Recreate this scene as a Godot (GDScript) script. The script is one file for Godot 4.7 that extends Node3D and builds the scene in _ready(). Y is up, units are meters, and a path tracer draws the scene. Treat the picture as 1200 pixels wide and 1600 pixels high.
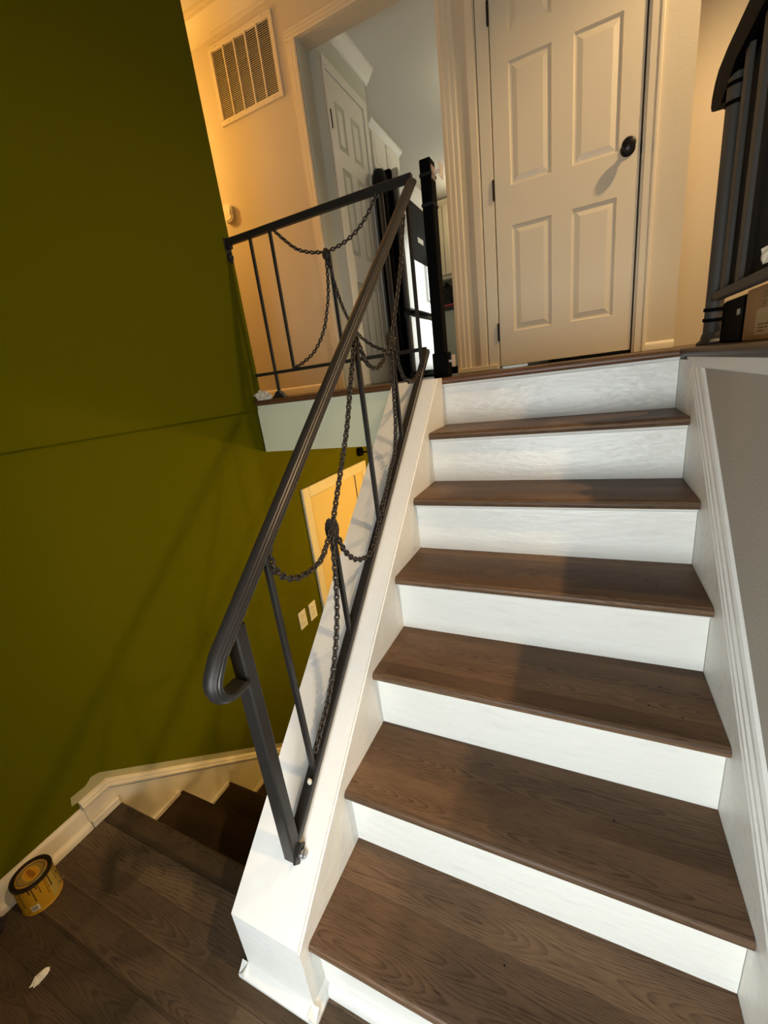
extends Node3D
# World: y up, metres. Stairs climb towards -z; x to the right. y = 0 is the entry floor, LH the upper floor.

const H := 0.19          # riser height
const G := 0.2168        # going
const HW := 0.401        # half width of the steps
const NOSE := 0.0248
const LH := 1.33         # upper floor
const BZ := -2.3         # face of the hall's back wall
const CEIL := 3.63

var rng := RandomNumberGenerator.new()
var M := {}
var used := {}


# ------------------------------------------------------------------ mesh building
class Mb:
	var v := PackedVector3Array()
	var n := PackedVector3Array()
	var t := PackedVector2Array()
	var xf := Transform3D()
	var grain := Vector3(1, 0, 0)
	var uvs := Vector2(1, 1)
	var uvo := Vector2.ZERO

	func uv_of(p: Vector3, nn: Vector3) -> Vector2:
		var ac := nn.cross(grain)
		if ac.length() < 0.2:
			ac = nn.cross(Vector3(grain.y, grain.z, grain.x))
		ac = ac.normalized()
		var gg := grain if absf(nn.dot(grain)) < 0.8 else ac.cross(nn).normalized()
		return Vector2(p.dot(gg) * uvs.x + uvo.x, absf(p.dot(ac)) * uvs.y + uvo.y)

	func tri(a: Vector3, b: Vector3, c: Vector3, na: Vector3, nb: Vector3, nc: Vector3, ta = null, tb = null, tc = null) -> void:
		# a, b, c counter-clockwise from outside; stored clockwise
		var fn := (b - a).cross(c - a)
		if fn.length_squared() < 1e-18:
			return
		fn = fn.normalized()
		if ta == null:
			ta = uv_of(a, fn); tb = uv_of(b, fn); tc = uv_of(c, fn)
		v.append(xf * a); v.append(xf * c); v.append(xf * b)
		n.append((xf.basis * na).normalized()); n.append((xf.basis * nc).normalized()); n.append((xf.basis * nb).normalized())
		t.append(ta); t.append(tc); t.append(tb)

	func face(pts: Array, want: Vector3) -> void:
		var nn := Vector3.ZERO
		for i in pts.size():
			nn += (pts[i] as Vector3).cross(pts[(i + 1) % pts.size()])
		if nn.dot(want) < 0.0:
			pts = pts.duplicate(); pts.reverse(); nn = -nn
		nn = nn.normalized()
		for i in range(1, pts.size() - 1):
			tri(pts[0], pts[i], pts[i + 1], nn, nn, nn)

	func quad_s(a: Vector3, b: Vector3, c: Vector3, d: Vector3, na: Vector3, nb: Vector3, nc: Vector3, nd: Vector3, u = null) -> void:
		# smooth quad, flipped so that it faces along its normals
		var g := (b - a).cross(c - a) + (c - a).cross(d - a)
		if u == null:
			u = [null, null, null, null]
		if g.dot(na + nb + nc + nd) >= 0.0:
			tri(a, b, c, na, nb, nc, u[0], u[1], u[2]); tri(a, c, d, na, nc, nd, u[0], u[2], u[3])
		else:
			tri(a, c, b, na, nc, nb, u[0], u[2], u[1]); tri(a, d, c, na, nd, nc, u[0], u[3], u[2])

	func box(a: Vector3, b: Vector3, c := 0.0) -> void:
		var lo := Vector3(minf(a.x, b.x), minf(a.y, b.y), minf(a.z, b.z))
		var hi := Vector3(maxf(a.x, b.x), maxf(a.y, b.y), maxf(a.z, b.z))
		c = minf(c, 0.45 * minf(hi.x - lo.x, minf(hi.y - lo.y, hi.z - lo.z)))
		var q := func(i: int, j: int, k: int, ax: int) -> Vector3:
			var s := Vector3(i, j, k)
			var p := Vector3(hi.x if i > 0 else lo.x, hi.y if j > 0 else lo.y, hi.z if k > 0 else lo.z)
			for e in 3:
				if e != ax:
					p[e] -= s[e] * c
			return p
		for ax in 3:
			var e1 := (ax + 1) % 3
			var e2 := (ax + 2) % 3
			for s in [-1, 1]:
				var pts := []
				for w in [[-1, -1], [1, -1], [1, 1], [-1, 1]]:
					var d := [0, 0, 0]
					d[ax] = s; d[e1] = w[0]; d[e2] = w[1]
					pts.append(q.call(d[0], d[1], d[2], ax))
				var want := Vector3.ZERO
				want[ax] = s
				face(pts, want)
			if c > 0.0:
				for s1 in [-1, 1]:
					for s2 in [-1, 1]:
						var d0 := [0, 0, 0]
						d0[ax] = -1; d0[e1] = s1; d0[e2] = s2
						var d1 := d0.duplicate()
						d1[ax] = 1
						var want := Vector3.ZERO
						want[e1] = s1; want[e2] = s2
						face([q.call(d0[0], d0[1], d0[2], e1), q.call(d1[0], d1[1], d1[2], e1), q.call(d1[0], d1[1], d1[2], e2), q.call(d0[0], d0[1], d0[2], e2)], want)
		if c > 0.0:
			for i in [-1, 1]:
				for j in [-1, 1]:
					for k in [-1, 1]:
						face([q.call(i, j, k, 0), q.call(i, j, k, 1), q.call(i, j, k, 2)], Vector3(i, j, k))

	static func edge_normals(poly: PackedVector2Array, smooth: float) -> Array:
		# for each edge: [normal at its start, normal at its end], outward
		var area := 0.0
		var m := poly.size()
		for i in m:
			area += poly[i].cross(poly[(i + 1) % m])
		var s := 1.0 if area > 0.0 else -1.0
		var en := []
		for i in m:
			var d := (poly[(i + 1) % m] - poly[i]).normalized()
			en.append(Vector2(d.y, -d.x) * s)
		var out := []
		for i in m:
			var pr: Vector2 = en[(i + m - 1) % m]
			var ne: Vector2 = en[(i + 1) % m]
			var me: Vector2 = en[i]
			out.append([(me + pr).normalized() if absf(me.angle_to(pr)) < smooth else me, (me + ne).normalized() if absf(me.angle_to(ne)) < smooth else me])
		return out

	func prism(poly: PackedVector2Array, axis: int, a: float, b: float, smooth := 0.7) -> void:
		var mp := func(p: Vector2, w: float) -> Vector3:
			return Vector3(w, p.y, p.x) if axis == 0 else (Vector3(p.x, p.y, w) if axis == 2 else Vector3(p.x, w, p.y))
		var ax := Vector3.ZERO
		ax[axis] = 1.0
		var idx := Geometry2D.triangulate_polygon(poly)
		for i in range(0, idx.size(), 3):
			var tr := [poly[idx[i]], poly[idx[i + 1]], poly[idx[i + 2]]]
			face(tr.map(func(p): return mp.call(p, b)), ax * signf(b - a))
			face(tr.map(func(p): return mp.call(p, a)), -ax * signf(b - a))
		var ns := edge_normals(poly, smooth)
		for i in poly.size():
			var p := poly[i]
			var r := poly[(i + 1) % poly.size()]
			var n0: Vector3 = mp.call(ns[i][0], 0.0)
			var n1: Vector3 = mp.call(ns[i][1], 0.0)
			quad_s(mp.call(p, a), mp.call(r, a), mp.call(r, b), mp.call(p, b), n0, n1, n1, n0)

	func sweep(prof: PackedVector2Array, path: Array, side: Vector3, smooth := 0.7) -> void:
		# prof is (along side, along the path's normal)
		var rings := []
		var fr := []
		var m := path.size()
		for i in m:
			var t0: Vector3 = ((path[i] as Vector3) - path[i - 1]).normalized() if i > 0 else ((path[1] as Vector3) - path[0]).normalized()
			var t1: Vector3 = ((path[i + 1] as Vector3) - path[i]).normalized() if i < m - 1 else t0
			var tt := (t0 + t1).normalized()
			var nn := side.cross(tt).normalized() if side.cross(tt).length() > 0.01 else Vector3.UP
			var k := 1.0 / maxf(0.4, tt.dot(t0))
			var ring := []
			for p in prof:
				ring.append(path[i] + side * p.x + nn * p.y * k)
			rings.append(ring); fr.append([nn, tt])
		var ns := edge_normals(prof, smooth)
		for i in m - 1:
			for j in prof.size():
				var j2 := (j + 1) % prof.size()
				var a: Vector2 = ns[j][0]
				var b: Vector2 = ns[j][1]
				quad_s(rings[i][j], rings[i][j2], rings[i + 1][j2], rings[i + 1][j], side * a.x + fr[i][0] * a.y, side * b.x + fr[i][0] * b.y, side * b.x + fr[i + 1][0] * b.y, side * a.x + fr[i + 1][0] * a.y)
		var idx := Geometry2D.triangulate_polygon(prof)
		for i in range(0, idx.size(), 3):
			face([rings[0][idx[i]], rings[0][idx[i + 1]], rings[0][idx[i + 2]]], -fr[0][1])
			face([rings[m - 1][idx[i]], rings[m - 1][idx[i + 1]], rings[m - 1][idx[i + 2]]], fr[m - 1][1])

	func lathe(prof: Array, segs := 28, smooth := 0.7, a0 := 0.0, full := true) -> void:
		# prof: Vector2(radius, height) from bottom to top on the outside
		var m := prof.size()
		var en := []
		for i in m - 1:
			var d: Vector2 = ((prof[i + 1] as Vector2) - prof[i]).normalized()
			en.append(Vector2(d.y, -d.x))
		var total := 0.0
		var run := [0.0]
		for i in m - 1:
			total += (prof[i + 1] as Vector2).distance_to(prof[i])
			run.append(total)
		for i in m - 1:
			var me: Vector2 = en[i]
			var s: Vector2 = (me + en[i - 1]).normalized() if i > 0 and absf(me.angle_to(en[i - 1])) < smooth else me
			var e: Vector2 = (me + en[i + 1]).normalized() if i < m - 2 and absf(me.angle_to(en[i + 1])) < smooth else me
			for k in segs:
				var f0 := a0 + TAU * k / segs
				var f1 := a0 + TAU * (k + 1) / segs
				var c0 := Vector3(cos(f0), 0, -sin(f0))
				var c1 := Vector3(cos(f1), 0, -sin(f1))
				var p: Vector2 = prof[i]
				var r: Vector2 = prof[i + 1]
				var u0 := float(k) / segs
				var u1 := float(k + 1) / segs
				quad_s(c0 * p.x + Vector3.UP * p.y, c1 * p.x + Vector3.UP * p.y, c1 * r.x + Vector3.UP * r.y, c0 * r.x + Vector3.UP * r.y,
					c0 * s.x + Vector3.UP * s.y, c1 * s.x + Vector3.UP * s.y, c1 * e.x + Vector3.UP * e.y, c0 * e.x + Vector3.UP * e.y,
					[Vector2(u0, 1.0 - run[i] / total), Vector2(u1, 1.0 - run[i] / total), Vector2(u1, 1.0 - run[i + 1] / total), Vector2(u0, 1.0 - run[i + 1] / total)])

	func disc_uv(r: float, y: float, segs := 28) -> void:
		for k in segs:
			var f0 := TAU * k / segs
			var f1 := TAU * (k + 1) / segs
			var a := Vector3(cos(f0) * r, y, -sin(f0) * r)
			var b := Vector3(cos(f1) * r, y, -sin(f1) * r)
			tri(Vector3(0, y, 0), a, b, Vector3.UP, Vector3.UP, Vector3.UP, Vector2(0.5, 0.5), Vector2(0.5 + cos(f0) * 0.5, 0.5 + sin(f0) * 0.5), Vector2(0.5 + cos(f1) * 0.5, 0.5 + sin(f1) * 0.5))

	func tube(path: Array, r: float, sides := 8) -> void:
		var up := Vector3.UP
		var rings := []
		for i in path.size():
			var tt: Vector3 = ((path[mini(i + 1, path.size() - 1)] as Vector3) - path[maxi(i - 1, 0)]).normalized()
			if absf(tt.dot(up)) > 0.95:
				up = Vector3.RIGHT
			var sx := tt.cross(up).normalized()
			up = sx.cross(tt).normalized()
			var ring := []
			for k in sides:
				var f := TAU * k / sides
				ring.append([path[i] + (sx * cos(f) + up * sin(f)) * r, sx * cos(f) + up * sin(f)])
			rings.append(ring)
		for i in path.size() - 1:
			for k in sides:
				var k2 := (k + 1) % sides
				quad_s(rings[i][k][0], rings[i][k2][0], rings[i + 1][k2][0], rings[i + 1][k][0], rings[i][k][1], rings[i][k2][1], rings[i + 1][k2][1], rings[i + 1][k][1])
		face(rings[0].map(func(q): return q[0]), (path[0] as Vector3) - path[1])
		face(rings[-1].map(func(q): return q[0]), (path[-1] as Vector3) - path[-2])

	func blob(center: Vector3, size: Vector3, seed_: int, rough := 0.3, rings := 9, segs := 14) -> void:
		var nz := FastNoiseLite.new()
		nz.seed = seed_
		nz.frequency = 1.1
		var at := func(i: int, k: int) -> Vector3:
			var th := PI * i / rings
			var ph := TAU * (k % segs) / segs
			var d := Vector3(sin(th) * cos(ph), cos(th), sin(th) * sin(ph))
			return center + d * size * (1.0 + rough * nz.get_noise_3dv(d * 1.7))
		for i in rings:
			for k in segs:
				var a: Vector3 = at.call(i, k)
				var b: Vector3 = at.call(i, k + 1)
				var c: Vector3 = at.call(i + 1, k + 1)
				var d: Vector3 = at.call(i + 1, k)
				if i < rings - 1:
					face([a, d, c], (a + d + c) / 3.0 - center)
				if i > 0:
					face([a, c, b], (a + b + c) / 3.0 - center)

	func mesh() -> ArrayMesh:
		var arr := []
		arr.resize(Mesh.ARRAY_MAX)
		arr[Mesh.ARRAY_VERTEX] = v
		arr[Mesh.ARRAY_NORMAL] = n
		arr[Mesh.ARRAY_TEX_UV] = t
		var am := ArrayMesh.new()
		am.add_surface_from_arrays(Mesh.PRIMITIVE_TRIANGLES, arr)
		return am


func V(x: float, y: float, z: float) -> Vector3:
	return Vector3(x, y, z)


func P2(a: Array) -> PackedVector2Array:
	var r := PackedVector2Array()
	for i in range(0, a.size(), 2):
		r.append(Vector2(a[i], a[i + 1]))
	return r


func numbered(called: String) -> String:
	if not used.has(called):
		used[called] = 0
		return called
	used[called] += 1
	return "%s_%03d" % [called, used[called]]


func thing(called: String, label: String, category := "", group := "", at := Vector3.ZERO) -> Node3D:
	var o := Node3D.new()
	o.name = numbered(called)
	add_child(o, true)
	o.position = at
	o.set_meta("label", label)
	if category:
		o.set_meta("category", category)
	else:
		o.set_meta("kind", "structure")
	if group:
		o.set_meta("group", group)
	return o


func part(parent: Node3D, called: String, mb: Mb, m: Material) -> MeshInstance3D:
	var o := MeshInstance3D.new()
	o.name = called
	o.mesh = mb.mesh()
	o.material_override = m
	parent.add_child(o, true)
	return o


func solo(called: String, label: String, mb: Mb, m: Material, category := "", group := "", at := Vector3.ZERO) -> MeshInstance3D:
	var o := MeshInstance3D.new()
	o.name = numbered(called)
	o.mesh = mb.mesh()
	o.material_override = m
	o.position = at
	add_child(o, true)
	o.set_meta("label", label)
	if category:
		o.set_meta("category", category)
	else:
		o.set_meta("kind", "structure")
	if group:
		o.set_meta("group", group)
	return o


func bx(a: Vector3, b: Vector3, c := 0.0) -> Mb:
	var m := Mb.new()
	m.box(a, b, c)
	return m


# ------------------------------------------------------------------ materials
func mat(color: Color, rough := 0.6, metal := 0.0) -> StandardMaterial3D:
	var m := StandardMaterial3D.new()
	m.albedo_color = color
	m.roughness = rough
	m.metallic = metal
	return m


func rgb(r: int, g: int, b: int) -> Color:
	return Color(r / 255.0, g / 255.0, b / 255.0)


func noise_tex(freq: float, seed_: int, as_normal := false, ramp = null, w := 256, strength := 4.0) -> NoiseTexture2D:
	var t := NoiseTexture2D.new()
	t.width = w
	t.height = w
	t.seamless = true
	var f := FastNoiseLite.new()
	f.seed = seed_
	f.frequency = freq
	f.fractal_octaves = 4
	t.noise = f
	if as_normal:
		t.as_normal_map = true
		t.bump_strength = strength
	if ramp:
		t.color_ramp = ramp
	return t


func ramp2(a: Color, b: Color, mid := -1.0, c := Color.WHITE) -> Gradient:
	var g := Gradient.new()
	g.set_color(0, a)
	g.set_color(1, b)
	if mid >= 0.0:
		g.add_point(mid, c)
	return g


func bumpy(m: StandardMaterial3D, freq: float, seed_: int, amount: float, scale: float) -> StandardMaterial3D:
	m.normal_enabled = true
	m.normal_texture = noise_tex(freq, seed_, true)
	m.normal_scale = amount
	m.uv1_triplanar = true
	m.uv1_world_triplanar = true
	m.uv1_scale = Vector3.ONE * scale
	return m


func wood_image(seed_: int, light: Color, dark: Color) -> ImageTexture:
	# 1.2 m x 0.3 m of stained oak, grain along u; four boards across with ring figure of their own
	var w := 1536
	var h := 512
	var im := Image.create(w, h, false, Image.FORMAT_RGB8)
	var na := FastNoiseLite.new()
	na.seed = seed_; na.frequency = 1.0; na.fractal_octaves = 2
	var nb := FastNoiseLite.new()
	nb.seed = seed_ + 7; nb.frequency = 1.0; nb.fractal_octaves = 2
	var r := RandomNumberGenerator.new()
	r.seed = seed_
	var pith := []
	for b in 5:
		pith.append([r.randf_range(0.15, 0.85), r.randf_range(-0.03, 0.03), r.randf_range(0.0, 40.0), r.randf_range(0.85, 1.1)])
	for y in h:
		var vv := 0.3 * y / h
		var bi := clampi(int(vv / 0.075), 0, 3)
		var pb: Array = pith[bi]
		var dv: float = vv - (bi + pb[0]) * 0.075
		for x in w:
			var uu := 1.2 * x / w
			var hh: float = 0.026 + pb[1] * (uu - 0.6) * 0.7 + 0.020 * na.get_noise_2d(uu * 1.5 + pb[2], bi * 9.7)
			var rr := sqrt(dv * dv + hh * hh) + 0.0012 * na.get_noise_2d(uu * 5.0, vv * 30.0 + 31.0)
			var ring := fposmod(rr * 320.0, 1.0)
			var line := pow(ring, 2.4) if ring < 0.9 else (1.0 - ring) * 7.7
			var pore := nb.get_noise_2d(uu * 15.0, vv * 800.0)
			var tone := nb.get_noise_2d(uu * 2.0 + 50.0, vv * 9.0)
			var k := clampf(0.20 + 0.30 * line + 1.05 * maxf(0.0, pore - 0.06) * (0.4 + line) - 0.22 * tone, 0.0, 1.0)
			var c := light.lerp(dark, k)
			var g: float = pb[3]
			im.set_pixel(x, y, Color(c.r * g, c.g * g, c.b * g))
	return ImageTexture.create_from_image(im)


func make_materials() -> void:
	M.white = mat(Color(0.90, 0.89, 0.86), 0.42)
	M.white.albedo_texture = noise_tex(0.012, 3, false, ramp2(Color(0.97, 0.97, 0.97), Color(1, 1, 1), 0.4, Color(0.995, 0.995, 0.99)), 512)
	M.white.normal_enabled = true
	M.white.normal_texture = noise_tex(0.03, 5, true)
	M.white.normal_scale = 0.18
	M.white.uv1_triplanar = true
	M.white.uv1_world_triplanar = true
	M.white.uv1_scale = Vector3(2.2, 5.0, 2.2)
	M.riser = mat(Color(0.90, 0.89, 0.85), 0.34)      # brushed gloss paint on the risers
	M.riser.albedo_texture = noise_tex(0.01, 13, false, ramp2(Color(0.96, 0.96, 0.965), Color(1, 1, 1), 0.30, Color(0.99, 0.99, 0.985)), 512)
	M.riser.normal_enabled = true
	M.riser.normal_texture = noise_tex(0.035, 15, true)
	M.riser.normal_scale = 0.2
	M.riser.uv1_triplanar = true
	M.riser.uv1_world_triplanar = true
	M.riser.uv1_scale = Vector3(1.2, 6.0, 6.0)
	M.cream = bumpy(mat(rgb(212, 198, 170), 0.75), 0.06, 21, 0.12, 6.0)
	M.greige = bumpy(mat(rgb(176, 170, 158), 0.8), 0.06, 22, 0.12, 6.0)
	M.trim = mat(rgb(224, 211, 184), 0.45)
	M.green = bumpy(mat(rgb(90, 88, 0), 0.85), 0.05, 23, 0.15, 5.0)
	M.green.metallic_specular = 0.15
	M.fascia = bumpy(mat(rgb(240, 240, 205), 0.6), 0.06, 24, 0.12, 6.0)
	M.ceiling = bumpy(mat(rgb(222, 218, 208), 0.9), 0.08, 25, 0.2, 8.0)
	M.kitchen = bumpy(mat(rgb(196, 198, 186), 0.8), 0.06, 26, 0.12, 6.0)
	var wl := rgb(124, 97, 72)
	var wd := rgb(56, 41, 30)
	M.tread = mat(Color.WHITE, 0.36)
	M.tread.albedo_texture = wood_image(41, wl, wd)
	M.tread.normal_enabled = false
	M.tread.metallic_specular = 0.25
	M.floor = []
	var fl := wood_image(77, rgb(110, 91, 70), rgb(54, 42, 31))
	for k in 4:
		var m := mat(Color.WHITE.darkened([0.0, 0.1, 0.18, 0.05][k]), 0.42)
		m.albedo_texture = fl
		m.metallic_specular = 0.3
		M.floor.append(m)
	M.lowtread = mat(Color(0.62, 0.58, 0.56), 0.5)  # floor wood texture multiplied to a darker tone for the lower treads
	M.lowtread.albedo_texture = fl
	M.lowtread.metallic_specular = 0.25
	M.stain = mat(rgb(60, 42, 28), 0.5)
	M.edge = mat(Color(1.0, 0.86, 0.72), 0.4)
	M.edge.albedo_texture = M.tread.albedo_texture
	M.rail = mat(rgb(58, 55, 52), 0.36, 0.55)
	bumpy(M.rail, 0.05, 31, 0.25, 30.0)
	M.rail.roughness_texture = null
	M.chain = mat(rgb(66, 59, 52), 0.36, 0.6)
	M.chip = mat(rgb(205, 198, 182), 0.6)
	M.black = mat(rgb(7, 6, 5), 0.65)
	M.black.metallic_specular = 0.15
	M.blacksoft = mat(rgb(7, 6, 6), 0.9)
	M.slat = mat(rgb(72, 67, 60), 0.6, 0.1)
	M.bronze = mat(rgb(20, 17, 15), 0.35, 0.4)
	M.steel = mat(rgb(190, 192, 196), 0.28, 0.95)
	M.plate = mat(rgb(232, 226, 208), 0.4)
	M.dark = mat(rgb(10, 9, 8), 0.9)
	M.clear = mat(Color(0.93, 0.80, 0.72, 0.35), 0.1)
	M.clear.transparency = BaseMaterial3D.TRANSPARENCY_ALPHA
	M.glass = mat(Color(0.95, 0.98, 1.0, 0.05), 0.02)
	M.glass.transparency = BaseMaterial3D.TRANSPARENCY_ALPHA
	M.card = mat(rgb(168, 132, 88), 0.85)
	M.paper = mat(rgb(232, 222, 200), 0.9)
	M.tape = mat(rgb(176, 166, 120), 0.6)
	M.lowdoor = mat(rgb(222, 196, 140), 0.5)
	M.tile = mat(rgb(20, 17, 16), 0.25)
	M.grout = mat(rgb(120, 112, 104), 0.9)
	M.stone = mat(rgb(70, 62, 60), 0.3)
	M.red = mat(rgb(150, 40, 44), 0.6)
	M.vinyl = mat(rgb(74, 76, 74), 0.6)


func light_of(l: Light3D, color: Color, energy: float, at: Vector3, called: String) -> void:
	l.light_color = color
	l.light_energy = energy
	l.shadow_enabled = true
	l.name = called
	l.position = at
	if l is OmniLight3D:
		l.omni_range = 12.0
		l.omni_attenuation = 2.0
	add_child(l, true)


# ------------------------------------------------------------------ the scene
func _ready() -> void:
	rng.seed = 5
	# camera
	var cam := Camera3D.new()
	cam.name = "camera"
	cam.transform = Transform3D(Basis(Vector3(0.90136397, -0.12193977, -0.41554024), Vector3(-0.02075389, 0.94627346, -0.32270082), Vector3(0.43256476, 0.29949497, 0.85040607)), Vector3(0.123629, 1.345620, 0.418955))
	cam.fov = rad_to_deg(2.0 * atan(800.0 / 645.45))
	cam.near = 0.02
	add_child(cam)
	cam.current = true
	# sky and exposure
	var we := WorldEnvironment.new()
	we.name = "environment"
	var e := Environment.new()
	e.background_mode = Environment.BG_SKY
	var sky := Sky.new()
	var sm := ProceduralSkyMaterial.new()
	sm.sky_top_color = Color(0.62, 0.74, 0.92)
	sm.sky_horizon_color = Color(0.90, 0.93, 0.96)
	sm.ground_horizon_color = Color(0.62, 0.62, 0.60)
	sm.ground_bottom_color = Color(0.42, 0.42, 0.40)
	sm.sky_energy_multiplier = 1.0
	sky.sky_material = sm
	e.sky = sky
	e.tonemap_mode = Environment.TONE_MAPPER_LINEAR
	e.tonemap_exposure = 1.0
	e.sdfgi_enabled = true
	e.ssao_enabled = true
	e.ssil_enabled = true
	we.environment = e
	add_child(we)
	# daylight through the glazed entry door behind the camera, and through the kitchen window
	var day := AreaLight3D.new()
	day.area_size = Vector2(0.95, 1.05)
	light_of(day, Color(0.93, 0.97, 1.0), 4.15, V(0.02, 0.82, 1.46), "entry_daylight")
	var kday := AreaLight3D.new()
	kday.area_size = Vector2(0.68, 1.70)
	kday.rotation.y = PI
	light_of(kday, Color(1.0, 0.99, 0.93), 1.9, V(-0.69, 2.34, -5.96), "kitchen_daylight")
	make_materials()
	shell()
	stairs()
	lower_stairs()
	door_wall()
	hall_fittings()
	railings()
	kitchen()
	guard()
	small_things()
	lamps()


func lamps() -> void:
	var glow := func(c: Color, k: float) -> StandardMaterial3D:
		var m := mat(Color.WHITE, 0.5)
		m.emission_enabled = true
		m.emission = c
		m.emission_energy_multiplier = k
		return m
	var warm := Color(1.0, 0.84, 0.58)
	# recessed ceiling lamps of the upper right room
	for q in [[1.68, -0.15, 7.0, "recessed ceiling lamp of the upper right room nearer the entry"], [1.45, -1.58, 4.8, "recessed ceiling lamp of the upper right room nearer the hall"]]:
		var t := thing("ceiling_light", q[3], "lamp", "", V(q[0], CEIL, q[1]))
		var b := Mb.new()
		b.lathe([Vector2(0.060, -0.004), Vector2(0.085, -0.006), Vector2(0.090, 0.0), Vector2(0.060, 0.0)], 28)
		part(t, "trim_ring", b, M.white)
		b = Mb.new()
		b.lathe([Vector2(0.0, -0.003), Vector2(0.060, -0.003), Vector2(0.060, 0.0), Vector2(0.0, 0.0)], 28)
		part(t, "diffuser", b, glow.call(warm, 2.0))
		var l := SpotLight3D.new()
		l.spot_angle = 58.0 if q[1] > -1.0 else 75.0
		l.spot_angle_attenuation = 0.7 if q[1] > -1.0 else 0.4
		l.spot_range = 12.0
		l.spot_attenuation = 2.0
		l.light_size = 0.05
		l.rotation.x = -PI / 2
		light_of(l, Color(1.0, 0.85, 0.64), q[2], V(q[0], CEIL - 0.02, q[1]), "ceiling_spot")
	# hall sconce beyond the end of the green wall
	var t := thing("wall_lamp", "warm wall lamp in the hall beyond the green wall", "lamp", "", V(-2.75, 3.0, BZ))
	part(t, "plate", bx(V(-0.05, -0.08, 0.001), V(0.05, 0.08, 0.02), 0.004), M.bronze)
	part(t, "arm", bx(V(-0.01, -0.01, 0.02), V(0.01, 0.01, 0.14)), M.bronze)
	var b := Mb.new()
	b.lathe([Vector2(0.0, -0.07), Vector2(0.05, -0.06), Vector2(0.06, 0.0), Vector2(0.04, 0.06), Vector2(0.0, 0.065)], 24)
	b.xf = Transform3D()
	var sh := part(t, "shade", b, glow.call(Color(1.0, 0.6, 0.25), 2.0))
	sh.position = V(0, 0.0, 0.20)
	var l := OmniLight3D.new()
	l.light_size = 0.06
	light_of(l, Color(1.0, 0.77, 0.40), 0.68, V(-2.75, 3.0, BZ + 0.42), "hall_light")
	# kitchen ceiling lamp
	t = thing("ceiling_light", "flush ceiling lamp of the kitchen", "lamp", "", V(-1.1, 3.47, -5.2))
	b = Mb.new()
	b.lathe([Vector2(0.0, -0.09), Vector2(0.08, -0.07), Vector2(0.12, -0.02), Vector2(0.0, -0.02)], 24)
	part(t, "diffuser", b, glow.call(Color(1.0, 0.85, 0.62), 1.0))
	b = Mb.new()
	b.lathe([Vector2(0.0, -0.02), Vector2(0.13, -0.02), Vector2(0.13, 0.0), Vector2(0.0, 0.0)], 24)
	part(t, "base", b, M.white)
	l = OmniLight3D.new()
	l.light_size = 0.08
	light_of(l, Color(1.0, 0.90, 0.72), 0.14, V(-1.1, 3.3, -5.2), "kitchen_light")
	t = thing("ceiling_light", "added unseen kitchen fill lamp right of the opening", "lamp", "", V(-0.5, 3.47, -3.6))  # no such lamp in view; added to brighten the kitchen door
	b = Mb.new()
	b.lathe([Vector2(0.0, -0.09), Vector2(0.08, -0.07), Vector2(0.12, -0.02), Vector2(0.0, -0.02)], 24)
	part(t, "diffuser", b, glow.call(Color(1.0, 0.9, 0.75), 1.0))
	b = Mb.new()
	b.lathe([Vector2(0.0, -0.02), Vector2(0.13, -0.02), Vector2(0.13, 0.0), Vector2(0.0, 0.0)], 24)
	part(t, "base", b, M.white)
	l = OmniLight3D.new()
	l.light_size = 0.08
	light_of(l, Color(1.0, 0.93, 0.80), 0.13, V(-0.5, 3.3, -3.6), "kitchen_light")  # fill light of the added lamp
	# lower hall lamp
	t = thing("wall_lamp", "warm wall lamp of the lower hall", "lamp", "", V(-0.05, 0.70, -2.48))
	part(t, "plate", bx(V(-0.05, -0.06, 0.0), V(0.05, 0.06, 0.02), 0.004), M.bronze)
	b = Mb.new()
	b.lathe([Vector2(0.0, -0.06), Vector2(0.05, -0.05), Vector2(0.05, 0.05), Vector2(0.0, 0.06)], 20)
	sh = part(t, "shade", b, glow.call(Color(1.0, 0.66, 0.28), 2.0))
	sh.position = V(0, 0, 0.08)
	l = OmniLight3D.new()
	l.light_size = 0.05
	light_of(l, Color(1.0, 0.80, 0.42), 1.0, V(-0.05, 0.70, -2.25), "lower_light")


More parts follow.
